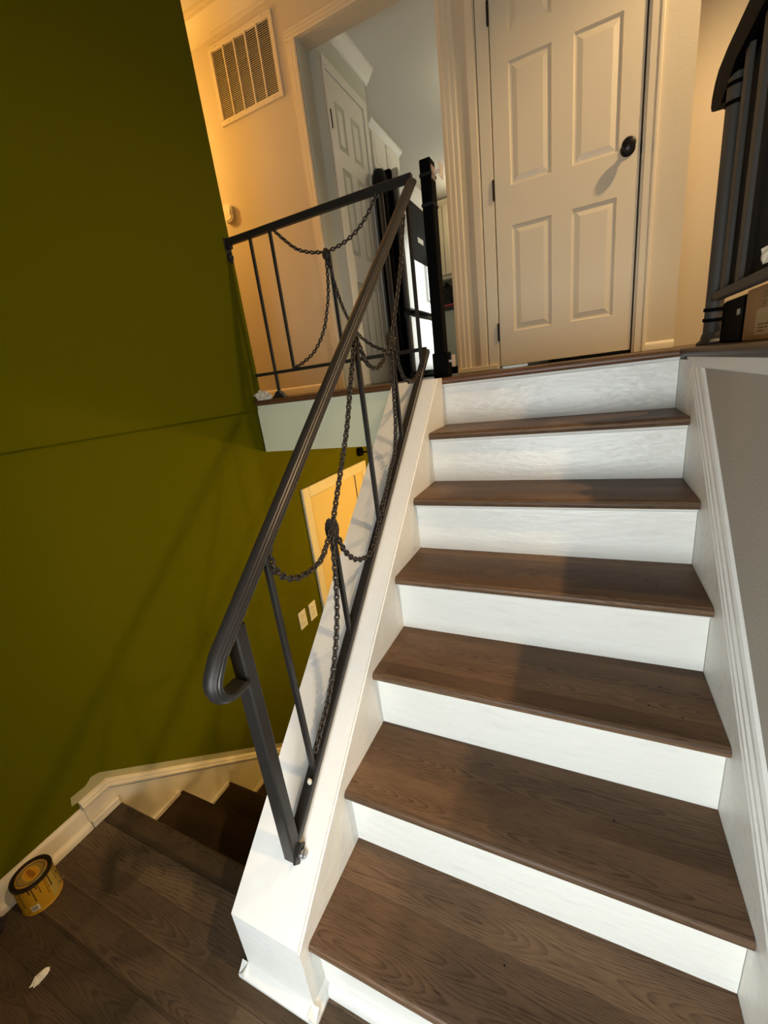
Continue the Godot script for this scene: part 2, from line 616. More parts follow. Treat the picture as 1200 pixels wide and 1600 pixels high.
func shell() -> void:
	# entry floor: planks along x with a nosing board at the head of the lower flight
	var t := thing("floor", "dark stained oak plank floor of the entry at the foot of the steps")
	part(t, "subfloor", bx(V(-1.41, -0.30, -0.10), V(0.42, -0.018, 1.5)), M.stain)
	var zr := -0.058
	var row := 0
	while zr < 1.48:
		var z1 := minf(zr + 0.083, 1.499)
		var x := -1.395
		while x < 0.42:
			var ln := rng.randf_range(0.55, 1.05)
			if x == -1.395:
				ln = rng.randf_range(0.3, 0.95)
			var x1 := minf(x + ln, 0.42)
			if 0.42 - x1 < 0.12:
				x1 = 0.42
			var b := Mb.new()
			b.uvs = Vector2(1.0 / 1.2, 1.0 / 0.3)
			b.uvo = Vector2(rng.randf(), 0.25 * rng.randi_range(0, 3) - zr / 0.3)
			b.box(V(x + 0.0002, -0.018, zr + 0.0002), V(x1 - 0.0002, 0.0, z1 - 0.0002), 0.0007)
			part(t, "plank", b, M.floor[rng.randi_range(0, 3)])
			x = x1
		zr += 0.083
		row += 1
	var nb := Mb.new()
	nb.uvs = Vector2(1.0 / 1.2, 1.0 / 0.3)
	nb.prism(P2([-0.0585, -0.024, -0.0585, 0.0, -0.122, 0.0, -0.128, -0.003, -0.131, -0.009, -0.131, -0.015, -0.128, -0.021, -0.122, -0.024]), 0, -1.395, -0.60, 1.2)
	part(t, "nosing_board", nb, M.floor[2])
	# green wall: upper part a few millimetres proud of the lower
	t = thing("wall_left", "olive green stairwell wall on the left with a thin horizontal seam")
	part(t, "upper_wall", bx(V(-1.400, 1.284, -1.345), V(-1.53, CEIL + 0.1, 1.5)), M.green)
	var lw := Mb.new()
	lw.box(V(-1.41, -2.8, -1.3), V(-1.53, 1.284, 1.5))
	lw.box(V(-1.41, -2.8, -3.2), V(-1.53, 1.066, -1.3))
	part(t, "lower_wall", lw, M.green)
	# hall wall that the green wall ends on
	solo("wall_hall", "hall wall running left from the end of the green wall", bx(V(-4.0, 1.066, -1.345), V(-1.53, CEIL + 0.1, -1.22)), M.cream)
	# upper floor slab
	t = thing("floor", "upper floor level with its front edge at the head of the steps")
	part(t, "hall_slab", bx(V(-4.0, 1.066, -1.32), V(0.54, 1.305, -6.3)), M.ceiling)
	part(t, "fascia", bx(V(-1.404, 1.066, -1.300), V(-0.595, 1.3045, -1.32)), M.fascia)
	part(t, "room_slab", bx(V(0.54, 1.12, -6.3), V(4.1, 1.305, 1.5)), M.ceiling)
	for q in [[-3.0, 0.395, -1.345, -2.42], [0.40, 3.0, -1.28, -3.0], [0.475, 3.0, 1.48, -1.28]]:
		var zq: float = q[2]
		while zq > q[3] + 0.01:
			var ze := maxf(zq - 0.083, q[3])
			var xq: float = q[0]
			while xq < q[1] - 0.01:
				var xe := minf(xq + rng.randf_range(0.8, 1.15), q[1])
				var pk := Mb.new()
				pk.uvs = Vector2(1.0 / 1.2, 1.0 / 0.3)
				pk.uvo = Vector2(rng.randf(), 0.25 * rng.randi_range(0, 3) - zq / 0.3)
				pk.box(V(xq + 0.0002, 1.305, ze + 0.0002), V(xe - 0.0002, 1.329, zq - 0.0002), 0.0007)
				part(t, "plank", pk, M.floor[rng.randi_range(0, 3)])
				xq = xe
			zq = ze
	part(t, "kitchen_floor", bx(V(-4.0, 1.305, -2.42), V(0.40, 1.329, -6.3)), M.vinyl)
	var prof := P2([-1.345, 1.304, -1.345, LH, -1.288, LH, -1.281, 1.3285, -1.277, 1.324, -1.276, 1.317, -1.277, 1.310, -1.281, 1.3055, -1.288, 1.304])
	var nz := Mb.new()
	nz.uvs = Vector2(1.0 / 1.2, 1.0 / 0.3)
	nz.prism(prof, 0, -1.395, 0.40, 1.2)
	part(t, "landing_nosing", nz, M.edge)
	nz = Mb.new()
	nz.grain = Vector3(0, 0, 1)
	nz.uvs = Vector2(1.0 / 1.2, 1.0 / 0.3)
	nz.prism(P2([0.47, 1.304, 0.47, LH, 0.408, LH, 0.401, 1.3285, 0.397, 1.324, 0.396, 1.317, 0.397, 1.310, 0.401, 1.3055, 0.408, 1.304]), 2, -1.279, 1.5, 1.2)
	part(t, "edge_nosing", nz, M.floor[3])
	# knee wall between the two flights
	var kb := Mb.new()
	kb.prism(P2([0.05, -0.3, 0.05, 0.2147, -1.2173, LH, -1.2995, LH, -1.2995, 1.066, -1.42, 1.066, -1.42, -2.8, -0.15, -2.8, -0.15, -0.3]), 0, -0.405, -0.595, 0.0)
	solo("wall_stair", "white knee wall with a sloping top between the two flights", kb, M.white)
	t = thing("trim_1", "white shoe moulding around the foot of the knee wall and the first riser")
	var sp := P2([0.0, 0.0, 0.020, 0.0, 0.020, 0.012, 0.016, 0.021, 0.008, 0.027, 0.0, 0.028])
	var b1 := Mb.new()
	b1.prism(P2([0.05, 0.0, 0.071, 0.0, 0.071, 0.009, 0.068, 0.013, 0.05, 0.031]), 0, -0.614, -0.386, 0.1)
	part(t, "front_moulding", b1, M.white)
	b1 = Mb.new()
	b1.prism(P2([-0.405, 0.0, -0.385, 0.0, -0.385, 0.009, -0.388, 0.013, -0.405, 0.030]), 2, 0.0, 0.0705, 0.1)
	part(t, "side_moulding", b1, M.white)
	b1 = Mb.new()
	b1.prism(P2([-0.595, 0.0, -0.615, 0.0, -0.615, 0.009, -0.612, 0.013, -0.595, 0.030]), 2, -0.05, 0.0705, 0.1)
	part(t, "far_moulding", b1, M.white)
	b1 = Mb.new()
	b1.prism(P2([0.0, 0.0, 0.018, 0.0, 0.018, 0.014, 0.014, 0.026, 0.007, 0.034, 0.0, 0.036]), 0, -0.385, 0.40)
	part(t, "riser_moulding", b1, M.white)
	# right wall under the upper floor
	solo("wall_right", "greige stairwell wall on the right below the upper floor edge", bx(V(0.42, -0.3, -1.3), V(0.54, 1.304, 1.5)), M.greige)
	# skirt and cap moulding along the right wall
	t = thing("trim_2", "white sloping skirt board with moulded cap along the right wall")
	b1 = Mb.new()
	b1.prism(P2([0.10, -0.05, 0.10, 0.178, -1.17, 1.2956, -1.3, 1.2956, -1.3, -0.05]), 0, 0.402, 0.4195, 0.0)
	part(t, "skirt_board", b1, M.white)
	var pr := P2([0.0, -0.010, 0.0185, -0.010, 0.0185, 0.006, 0.0165, 0.011, 0.0165, 0.019, 0.0135, 0.024, 0.0135, 0.034, 0.0095, 0.041, 0.0095, 0.052, 0.006, 0.060, 0.0, 0.064])
	b1 = Mb.new()
	var mir := PackedVector2Array()
	for p in pr:
		mir.append(Vector2(-p.x - 0.0005, p.y))
	b1.sweep(mir, [V(0.42, 0.271 - 0.88 * 0.20, 0.20), V(0.42, 0.271 + 0.88 * 1.135, -1.135)], Vector3(1, 0, 0), 0.3)
	part(t, "cap_moulding", b1, M.white)
	b1 = Mb.new()
	b1.prism(P2([0.4195, 1.272, 0.406, 1.278, 0.404, 1.286, 0.404, 1.304, 0.4195, 1.304]), 2, -1.20, 1.5, 0.3)
	part(t, "edge_moulding", b1, M.white)
	# baseboard and sloping skirt on the green wall
	t = thing("baseboard_left", "pale baseboard and stepped skirt along the foot of the green wall")
	b1 = Mb.new()
	b1.prism(P2([-1.41, 0.0, -1.396, 0.0, -1.396, 0.070, -1.399, 0.078, -1.405, 0.084, -1.41, 0.085]), 2, -0.028, 1.5)
	part(t, "baseboard", b1, M.trim)
	b1 = Mb.new()
	b1.prism(P2([-1.396, 0.0, -1.380, 0.0, -1.380, 0.012, -1.384, 0.020, -1.390, 0.025, -1.396, 0.026]), 2, -0.028, 1.5)
	part(t, "shoe_moulding", b1, M.trim)
	b1 = Mb.new()
	b1.prism(P2([-0.028, 0.0, -0.028, 0.088, -0.11, 0.088, -3.0, -2.395, -3.0, -2.75, -0.9, -1.1, -0.13, -0.32, -0.13, 0.0]), 0, -1.392, -1.4099, 0.0)
	part(t, "skirt_board", b1, M.trim)
	var cp := P2([0.0, 0.0, 0.020, 0.0, 0.024, 0.004, 0.024, 0.010, 0.018, 0.014, 0.018, 0.020, 0.010, 0.026, 0.0, 0.028])
	b1 = Mb.new()
	b1.sweep(cp, [V(-1.4099, 0.084, -0.026), V(-1.4099, 0.084, -0.112), V(-1.4099, -2.398, -3.0)], Vector3(1, 0, 0), 0.3)
	part(t, "cap_moulding", b1, M.trim)
	b1 = Mb.new()
	b1.box(V(-1.392, 0.0, -0.126), V(-1.376, 0.030, -0.030), 0.003)
	part(t, "shoe_block", b1, M.trim)
	# painter's tape above the skirt
	b1 = Mb.new()
	b1.prism(P2([-0.008, 0.116, -0.014, 0.146, -0.062, 0.144, -0.085, 0.158, -0.112, 0.150, -3.0, -2.332, -3.0, -2.375, -0.117, 0.108, -0.030, 0.111]), 0, -1.4098, -1.4085, 0.0)
	solo("masking_tape", "strip of dull masking tape stuck to the green wall above the skirt", b1, M.tape, "tape")
	# front wall with the entry opening behind the camera
	t = thing("wall_front", "entry wall behind the camera with the glazed door opening")
	part(t, "left_panel", bx(V(-1.53, -0.3, 1.5), V(-0.55, CEIL, 1.62)), M.cream)
	part(t, "right_panel", bx(V(0.55, -0.3, 1.5), V(4.1, CEIL, 1.62)), M.cream)
	part(t, "head_panel", bx(V(-0.55, 2.2, 1.5), V(0.55, CEIL, 1.62)), M.cream)
	part(t, "sill_panel", bx(V(-0.55, -0.3, 1.5), V(0.55, 0.3, 1.62)), M.cream)
	t = thing("window_1", "glazed entry door light behind the camera")
	for q in [[-0.55, 0.3, -0.49, 2.2], [0.49, 0.3, 0.55, 2.2], [-0.49, 2.14, 0.49, 2.2], [-0.49, 0.3, 0.49, 0.36]]:
		part(t, "window_frame", bx(V(q[0], q[1], 1.52), V(q[2], q[3], 1.58), 0.004), M.trim)
	part(t, "pane", bx(V(-0.49, 0.36, 1.546), V(0.49, 2.14, 1.552)), M.glass)
	t = thing("door_4", "added door leaf behind the camera that shades the left floor and wall")
	part(t, "slab", bx(V(-0.540, 0.01, 0.78), V(-0.500, 1.98, 1.49), 0.003), M.trim)  # unseen leaf, added to keep daylight off the left floor and green wall
	# remaining shell
	solo("ceiling", "ceiling over stairwell, hall and upper room", bx(V(-4.1, CEIL, -3.12), V(4.2, CEIL + 0.12, 1.62)), M.ceiling)
	solo("wall_end", "far left end wall of the upper hall", bx(V(-4.1, 1.066, -2.42), V(-4.0, CEIL + 0.1, -1.22)), M.cream)
	solo("wall_room", "right end wall of the upper right room", bx(V(4.1, 1.0, -3.12), V(4.2, CEIL, 1.62)), M.cream)
	solo("wall_far", "cream wall beyond the corner right of the panel door", bx(V(-0.20, 1.066, -3.12), V(4.1, CEIL, -3.0)), M.cream)
	solo("wall_closet", "closet side wall turning away at the corner right of the door", bx(V(0.41, 1.329, -3.0), V(0.53, CEIL, -2.42)), M.cream)
	# lower hall below
	solo("floor", "lower hall floor at the bottom of the dark flight", bx(V(-1.6, -2.95, -3.3), V(2.0, -2.8, 0.0)), M.vinyl)
	solo("wall_lower", "pale back wall of the lower hall under the landing", bx(V(-1.41, -2.8, -2.62), V(0.72, 1.066, -2.5)), M.kitchen)
	solo("wall_lower", "right side wall of the lower hall", bx(V(0.60, -2.8, -2.5), V(0.72, 1.066, -1.3)), M.kitchen)
	solo("wall_lower", "wall of the lower hall below the white risers", bx(V(-0.405, -2.8, -1.42), V(0.60, 1.066, -1.3005)), M.kitchen)


func stairs() -> void:
	var t := thing("staircase", "steps with dark oak treads and white painted risers climbing to the upper floor", "staircase")
	for k in range(1, 8):
		var zf := -(k - 1) * G
		if k < 7:
			var y := k * H
			var b := Mb.new()
			b.uvs = Vector2(1.0 / 1.2, 1.0 / 0.3)
			b.uvo = Vector2(0.36 + rng.randf_range(-0.1, 0.1), rng.randf())
			var zn := zf + NOSE
			b.prism(P2([zf - G, y - 0.026, zf - G, y, zn - 0.011, y, zn - 0.005, y - 0.002, zn - 0.001, y - 0.007, zn, y - 0.013, zn - 0.001, y - 0.019, zn - 0.005, y - 0.024, zn - 0.011, y - 0.026]), 0, -HW, HW, 1.2)
			part(t, "tread", b, M.tread)
		var r := Mb.new()
		r.box(V(-HW, (k - 1) * H, zf), V(HW, k * H - 0.026, zf - 0.018))
		part(t, "riser", r, M.riser)
		var s := Mb.new()
		var yt := k * H - 0.0262
		s.prism(P2([zf, yt, zf + 0.011, yt, zf + 0.010, yt - 0.004, zf + 0.005, yt - 0.010, zf, yt - 0.012]), 0, -HW, HW, 1.2)
		part(t, "cove_moulding", s, M.white)
	var b1 := Mb.new()
	b1.prism(P2([0.05, 0.028, 0.05, 0.206, -1.225, 1.328, -1.2995, 1.328, -1.2995, 0.028]), 0, -HW, -0.4049, 0.0)
	part(t, "skirt_board", b1, M.white)
	# scuffs and nail heads
	var sc := Mb.new()
	for q in [[0.19, 3, 0.20, 0.09], [0.29, 3, 0.02, 0.05], [0.15, 5, 0.16, 0.10], [0.33, 4, 0.18, 0.07]]:
		pass
	var nh := Mb.new()
	for q in [[0.30, 3, 0.13], [0.27, 3, 0.06], [0.33, 3, 0.04], [0.28, 4, 0.10], [0.30, 4, 0.07], [0.0, 1, 0.1], [0.2, 2, 0.12]]:
		var c := V(q[0], q[1] * H + 0.0003, -(q[1] - 1) * G - q[2])
		nh.xf = Transform3D(Basis(), c)
		nh.lathe([Vector2(0.0022, -0.001), Vector2(0.0022, 0.0003), Vector2(0.0, 0.0004)], 8)
	var o := part(t, "nail_heads", nh, M.dark)
	o.set_meta("kind", "stuff")


func lower_stairs() -> void:
	var t := thing("staircase", "dark wood flight going down along the green wall", "staircase")
	for k in range(1, 12):
		var y := -0.203 * k
		var z0 := -0.113 - 0.215 * (k - 1)
		var zn := -0.131 - 0.215 * k
		var b := Mb.new()
		b.uvs = Vector2(1.0 / 1.2, 1.0 / 0.3)
		b.uvo = Vector2(rng.randf(), rng.randf())
		b.prism(P2([z0, y - 0.026, z0, y, zn + 0.011, y, zn + 0.004, y - 0.003, zn, y - 0.009, zn, y - 0.017, zn + 0.004, y - 0.023, zn + 0.011, y - 0.026]), 0, -1.3925, -0.5955, 1.2)
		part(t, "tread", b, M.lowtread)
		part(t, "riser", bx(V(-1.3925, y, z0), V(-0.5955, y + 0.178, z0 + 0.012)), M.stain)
		if k < 8:
			part(t, "shoe_moulding", bx(V(-1.392, y, z0 - 0.002), V(-1.378, y + 0.024, zn + 0.02), 0.004), M.trim)


func panel(w: float, h: float) -> Mb:
	# moulded door panel, lower left corner at the origin, facing +z
	var b := Mb.new()
	var rings := [[0.0, 0.0], [0.006, -0.009], [0.014, -0.0095], [0.040, -0.002], [0.044, -0.002]]
	for i in rings.size() - 1:
		var o: float = rings[i][0]
		var d: float = rings[i][1]
		var o2: float = rings[i + 1][0]
		var d2: float = rings[i + 1][1]
		var A := [V(o, o, d), V(w - o, o, d), V(w - o, h - o, d), V(o, h - o, d)]
		var B := [V(o2, o2, d2), V(w - o2, o2, d2), V(w - o2, h - o2, d2), V(o2, h - o2, d2)]
		for k in 4:
			b.face([A[k], A[(k + 1) % 4], B[(k + 1) % 4], B[k]], Vector3(0, 0, 1))
	var q: float = rings[-1][0]
	b.face([V(q, q, -0.002), V(w - q, q, -0.002), V(w - q, h - q, -0.002), V(q, h - q, -0.002)], Vector3(0, 0, 1))
	return b


func six_panel(t: Node3D, w: float, h: float, xf: Transform3D, m: Material, cols: Array, rows: Array) -> void:
	# slab with its face at z = 0, lower left corner at the origin; stiles and rails around recessed panels
	var b := Mb.new()
	b.xf = xf
	var xs := [0.0, cols[0][0], cols[0][1], cols[1][0], cols[1][1], w]
	var ys := [0.0]
	for r in rows:
		ys.append(r[0]); ys.append(r[1])
	ys.append(h)
	for i in range(0, 6, 2):
		b.face([V(xs[i], 0, 0), V(xs[i + 1], 0, 0), V(xs[i + 1], h, 0), V(xs[i], h, 0)], Vector3(0, 0, 1))
	for c in cols:
		for i in range(0, ys.size(), 2):
			b.face([V(c[0], ys[i], 0), V(c[1], ys[i], 0), V(c[1], ys[i + 1], 0), V(c[0], ys[i + 1], 0)], Vector3(0, 0, 1))
	b.face([V(0, 0, 0), V(0, h, 0), V(0, h, -0.035), V(0, 0, -0.035)], Vector3(-1, 0, 0))
	b.face([V(w, 0, 0), V(w, h, 0), V(w, h, -0.035), V(w, 0, -0.035)], Vector3(1, 0, 0))
	b.face([V(0, 0, 0), V(w, 0, 0), V(w, 0, -0.035), V(0, 0, -0.035)], Vector3(0, -1, 0))
	b.face([V(0, h, 0), V(w, h, 0), V(w, h, -0.035), V(0, h, -0.035)], Vector3(0, 1, 0))
	b.face([V(0, 0, -0.035), V(w, 0, -0.035), V(w, h, -0.035), V(0, h, -0.035)], Vector3(0, 0, -1))
	part(t, "slab", b, m)
	for r in rows:
		for c in cols:
			var p := panel(c[1] - c[0], r[1] - r[0])
			var o := part(t, "door_panel", p, m)
			o.transform = xf * Transform3D(Basis(), V(c[0], r[0], 0))


func hinge(t: Node3D, xf: Transform3D) -> void:
	var b := Mb.new()
	b.xf = xf
	b.tube([V(0, -0.045, 0.004), V(0, 0.045, 0.004)], 0.0065, 10)
	b.tube([V(0, -0.050, 0.004), V(0, -0.045, 0.004)], 0.004, 8)
	b.tube([V(0, 0.045, 0.004), V(0, 0.050, 0.004)], 0.004, 8)
	part(t, "hinge", b, M.bronze)


func door_wall() -> void:
	# back wall of the hall: an opening to the kitchen, a closet door, a corner on the right
	var t := thing("wall_back", "cream hall wall facing the steps with kitchen opening and closet door")
	part(t, "left_panel", bx(V(-4.0, LH - 0.02, BZ), V(-1.435, CEIL, BZ - 0.12)), M.cream)
	part(t, "head_panel", bx(V(-1.435, 3.29, BZ), V(-0.60, CEIL, BZ - 0.12)), M.cream)
	part(t, "middle_panel", bx(V(-0.60, LH - 0.02, BZ), V(-0.412, CEIL, BZ - 0.12)), M.cream)
	part(t, "door_head_panel", bx(V(-0.412, 3.29, BZ), V(0.39, CEIL, BZ - 0.12)), M.cream)
	part(t, "right_panel", bx(V(0.39, LH - 0.02, BZ), V(0.53, CEIL, BZ - 0.12)), M.cream)
	# casing of the opening: a stepped profile
	t = thing("trim_3", "stepped cream casing around the opening into the kitchen")
	var prof := P2([0.0, 0.0, 0.0, 0.018, 0.012, 0.020, 0.020, 0.016, 0.036, 0.016, 0.042, 0.011, 0.058, 0.011, 0.064, 0.006, 0.064, 0.0])
	var b := Mb.new()
	# left leg: profile across x, thickness towards +z
	var L := PackedVector2Array()
	var R := PackedVector2Array()
	for p in prof:
		L.append(Vector2(-1.437 - p.x * 1.05, BZ + p.y))
		R.append(Vector2(-0.598 + p.x * 1.25, BZ + p.y))
	b.prism(L, 1, LH, 3.292, 0.2)
	part(t, "left_casing", b, M.trim)
	b = Mb.new()
	b.prism(R, 1, LH + 0.03, 3.292, 0.2)
	part(t, "right_casing", b, M.trim)
	b = Mb.new()
	var hp := PackedVector2Array()
	for p in prof:
		hp.append(Vector2(BZ + p.y, 3.292 + p.x))
	b.prism(hp, 0, -1.504, -0.518, 0.2)
	part(t, "head_casing", b, M.trim)
	part(t, "plinth", bx(V(-0.60, LH, BZ), V(-0.356, LH + 0.030, BZ + 0.022), 0.003), M.trim)
	# jamb linings
	b = Mb.new()
	b.box(V(-1.436, LH, BZ + 0.002), V(-1.428, 3.29, BZ - 0.122))
	part(t, "jamb", b, M.kitchen)
	b = Mb.new()
	b.box(V(-0.606, LH, BZ + 0.002), V(-0.598, 3.29, BZ - 0.122))
	part(t, "jamb", b, M.trim)
	# closet door
	t = thing("door_1", "cream six-panel closet door with round black knob at the head of the steps")
	six_panel(t, 0.675, 1.94, Transform3D(Basis(), V(-0.340, LH + 0.017, BZ - 0.006)), M.trim, [[0.083, 0.285], [0.382, 0.586]], [[0.185, 0.722], [0.908, 1.430], [1.540, 1.82]])
	for y in [1.537, 2.25, 2.985]:
		hinge(t, Transform3D(Basis(), V(-0.3455, y, BZ + 0.004)))
	b = Mb.new()
	b.xf = Transform3D(Basis(Vector3(1, 0, 0), PI / 2), V(0.284, 2.255, BZ - 0.006))
	b.lathe([Vector2(0.0, 0.0), Vector2(0.032, 0.0), Vector2(0.032, 0.004), Vector2(0.027, 0.009), Vector2(0.012, 0.011), Vector2(0.011, 0.030), Vector2(0.020, 0.036), Vector2(0.028, 0.046), Vector2(0.030, 0.055), Vector2(0.026, 0.064), Vector2(0.015, 0.069), Vector2(0.0, 0.070)], 32, 0.6)
	part(t, "knob", b, M.bronze)
	part(t, "strike_plate", bx(V(0.3355, 2.222, BZ - 0.005), V(0.3425, 2.272, BZ + 0.0005), 0.001), M.bronze)
	part(t, "under_gap", bx(V(-0.34, LH, BZ - 0.05), V(0.335, LH + 0.003, BZ - 0.012)), M.dark)
	# casing of the closet door
	t = thing("trim_4", "flat cream casing around the closet door")
	part(t, "left_casing", bx(V(-0.457, LH + 0.03, BZ), V(-0.417, 3.30, BZ + 0.014), 0.002), M.trim)
	part(t, "left_jamb", bx(V(-0.408, LH, BZ - 0.10), V(-0.3465, 3.29, BZ + 0.003), 0.001), M.trim)
	b = Mb.new()
	b.prism(P2([0.3425, BZ - 0.10, 0.3425, BZ + 0.003, 0.352, BZ + 0.003, 0.354, BZ + 0.012, 0.384, BZ + 0.014, 0.389, BZ + 0.020, 0.398, BZ + 0.020, 0.403, BZ + 0.014, 0.403, BZ, 0.39, BZ, 0.39, BZ - 0.10]), 1, LH, 3.30, 0.3)
	part(t, "right_casing", b, M.trim)
	part(t, "head_casing", bx(V(-0.457, 3.292, BZ), V(0.403, 3.355, BZ + 0.016), 0.002), M.trim)
	solo("floor", "closet floor behind the panel door", bx(V(-0.2, 1.3285, -3.0), V(0.41, 1.3292, -2.42)), M.stain)
	# baseboards
	t = thing("baseboard_back", "low cream baseboards at the foot of the hall wall")
	b = Mb.new()
	b.prism(P2([BZ, LH, BZ + 0.014, LH, BZ + 0.014, LH + 0.040, BZ + 0.010, LH + 0.050, BZ + 0.004, LH + 0.055, BZ, LH + 0.056]), 0, -4.0, -1.506, 0.9)
	part(t, "left_baseboard", b, M.trim)
	b = Mb.new()
	b.prism(P2([BZ, LH, BZ + 0.014, LH, BZ + 0.014, LH + 0.024, BZ + 0.010, LH + 0.034, BZ + 0.004, LH + 0.039, BZ, LH + 0.040]), 0, 0.404, 0.530, 0.9)
	part(t, "right_baseboard", b, M.trim)
	# crown moulding
	b = Mb.new()
	b.prism(P2([BZ, 3.514, BZ + 0.012, 3.514, BZ + 0.014, 3.526, BZ + 0.024, 3.530, BZ + 0.030, 3.545, BZ + 0.050, 3.575, BZ + 0.078, 3.598, BZ + 0.082, 3.612, BZ + 0.096, 3.616, BZ + 0.098, 3.63, BZ, 3.63]), 0, -4.0, 0.53, 0.5)
	solo("trim_5", "cream crown moulding between the hall wall and the ceiling", b, M.trim)


func hall_fittings() -> void:
	# return air grille
	var t := thing("vent_grille", "large square return air grille high on the hall wall", "vent", "", V(-1.826, 3.275, BZ))
	var b := Mb.new()
	var hw := 0.256
	var hh := 0.205
	var fw := 0.030
	for q in [[-hw, hh - fw, hw, hh], [-hw, -hh, hw, -hh + fw], [-hw, -hh + fw, -hw + fw, hh - fw], [hw - fw, -hh + fw, hw, hh - fw]]:
		b.box(V(q[0], q[1], 0.0), V(q[2], q[3], 0.014), 0.003)
	part(t, "frame", b, M.trim)
	for k in range(1, 5):
		var x := -hw + fw + (2 * hw - 2 * fw) * k / 5.0
		part(t, "divider", bx(V(x - 0.005, -hh + fw, 0.002), V(x + 0.005, hh - fw, 0.013), 0.001), M.trim)
	b = Mb.new()
	for k in 36:
		var y := -hh + fw + (2 * hh - 2 * fw) * (k + 0.5) / 36.0
		b.face([V(-hw + fw, y - 0.0055, 0.011), V(hw - fw, y - 0.0055, 0.011), V(hw - fw, y + 0.0042, 0.003), V(-hw + fw, y + 0.0042, 0.003)], Vector3(0, 1, 1))
		b.face([V(-hw + fw, y - 0.0065, 0.011), V(hw - fw, y - 0.0065, 0.011), V(hw - fw, y + 0.0032, 0.003), V(-hw + fw, y + 0.0032, 0.003)], Vector3(0, -1, -1))
		b.face([V(-hw + fw, y - 0.0065, 0.011), V(hw - fw, y - 0.0065, 0.011), V(hw - fw, y - 0.0055, 0.011), V(-hw + fw, y - 0.0055, 0.011)], Vector3(0, 0, 1))
	var o := part(t, "louvers", b, M.trim)
	o.set_meta("kind", "stuff")
	part(t, "backing", bx(V(-hw + fw, -hh + fw, 0.0004), V(hw - fw, hh - fw, 0.0014)), M.dark)
	for s in [[-1, 1], [1, 1], [-1, -1], [1, -1]]:
		b = Mb.new()
		b.xf = Transform3D(Basis(Vector3(1, 0, 0), PI / 2), V(s[0] * 0.19, s[1] * (hh - 0.014), 0.0138))
		b.lathe([Vector2(0.004, 0.0), Vector2(0.004, 0.001), Vector2(0.0, 0.0016)], 10)
		part(t, "screw", b, M.steel)
	# door chime or thermostat half hidden by the end of the green wall
	t = thing("thermostat", "small cream wall control half hidden by the end of the green wall", "thermostat", "", V(-2.172, 2.597, BZ))
	b = Mb.new()
	b.prism(rounded(-0.045, -0.052, 0.045, 0.052, 0.030), 2, 0.0, 0.030, 0.9)
	part(t, "housing", b, M.trim)
	b = Mb.new()
	b.prism(rounded(-0.036, -0.043, 0.036, 0.043, 0.024), 2, 0.030, 0.034, 0.9)
	part(t, "cover", b, M.trim)
	b = Mb.new()
	b.prism(rounded(0.020, -0.014, 0.032, 0.014, 0.005), 2, 0.034, 0.037, 0.9)
	part(t, "button", b, M.plate)
	# outlets low on the green wall
	for q in [[-1.318, 0.024, "cream outlet plate on the green wall, farther from the orange-lit lower door"], [-1.425, 0.022, "cream outlet plate on the green wall, nearer the orange-lit lower door"]]:
		t = thing("outlet", q[2], "outlet", "outlet plates low on the green wall", V(-1.41, q[1], q[0]))
		part(t, "plate", bx(V(0.0, -0.058, -0.036), V(0.006, 0.058, 0.036), 0.003), M.plate)
		for s in [-1, 1]:
			b = Mb.new()
			b.prism(rounded(-0.015, s * 0.024 - 0.014, 0.015, s * 0.024 + 0.014, 0.009), 0, 0.006, 0.0085, 0.9)
			var rc := part(t, "receptacle", b, M.plate)
			for k in [-1, 1]:
				part(rc, "slot", bx(V(0.0085, s * 0.024 - 0.004, k * 0.005 - 0.001), V(0.0088, s * 0.024 + 0.005, k * 0.005 + 0.001)), M.dark)
		b = Mb.new()
		b.xf = Transform3D(Basis(Vector3(0, 0, 1), -PI / 2), V(0.006, 0, 0))
		b.lathe([Vector2(0.003, 0.0), Vector2(0.003, 0.001), Vector2(0.0, 0.0015)], 10)
		part(t, "screw", b, M.steel)
	# door on the green wall at the bottom of the dark flight
	t = thing("door_3", "pale lower door lit orange in the green wall under the landing")
	var x := -1.41
	b = Mb.new()
	b.box(V(x, -2.4, -1.524), V(x + 0.018, 0.79, -1.592), 0.004)
	part(t, "left_casing", b, M.trim)
	part(t, "head_casing", bx(V(x, 0.718, -1.592), V(x + 0.018, 0.79, -2.36), 0.004), M.trim)
	part(t, "right_casing", bx(V(x, -2.4, -2.292), V(x + 0.018, 0.718, -2.36), 0.004), M.trim)
	part(t, "slab", bx(V(x, -2.4, -1.596), V(x + 0.006, 0.714, -2.172), 0.001), M.lowdoor)
	part(t, "gap", bx(V(x, -2.4, -2.172), V(x + 0.002, 0.714, -2.184)), M.dark)
	part(t, "jamb", bx(V(x, -2.4, -2.184), V(x + 0.010, 0.718, -2.292), 0.002), M.lowdoor)
	# small black hook under the landing
	t = thing("wall_hook", "small black hook under the landing above the lower door", "hook", "", V(-1.41, 0.865, -2.30))
	b = Mb.new()
	b.box(V(0.0, -0.03, -0.03), V(0.03, 0.03, 0.03), 0.006)
	part(t, "base", b, M.black)
	b = Mb.new()
	b.tube([V(0.03, 0.0, 0.0), V(0.08, -0.005, -0.005), V(0.13, 0.006, -0.01), V(0.16, -0.01, -0.012)], 0.006, 8)
	part(t, "rod", b, M.black)


func rounded(x0: float, y0: float, x1: float, y1: float, r: float, seg := 5) -> PackedVector2Array:
	var out := PackedVector2Array()
	for c in [[x1 - r, y0 + r, -PI / 2], [x1 - r, y1 - r, 0.0], [x0 + r, y1 - r, PI / 2], [x0 + r, y0 + r, PI]]:
		for k in seg + 1:
			var f: float = c[2] + PI / 2 * k / seg
			out.append(Vector2(c[0] + cos(f) * r, c[1] + sin(f) * r))
	return out


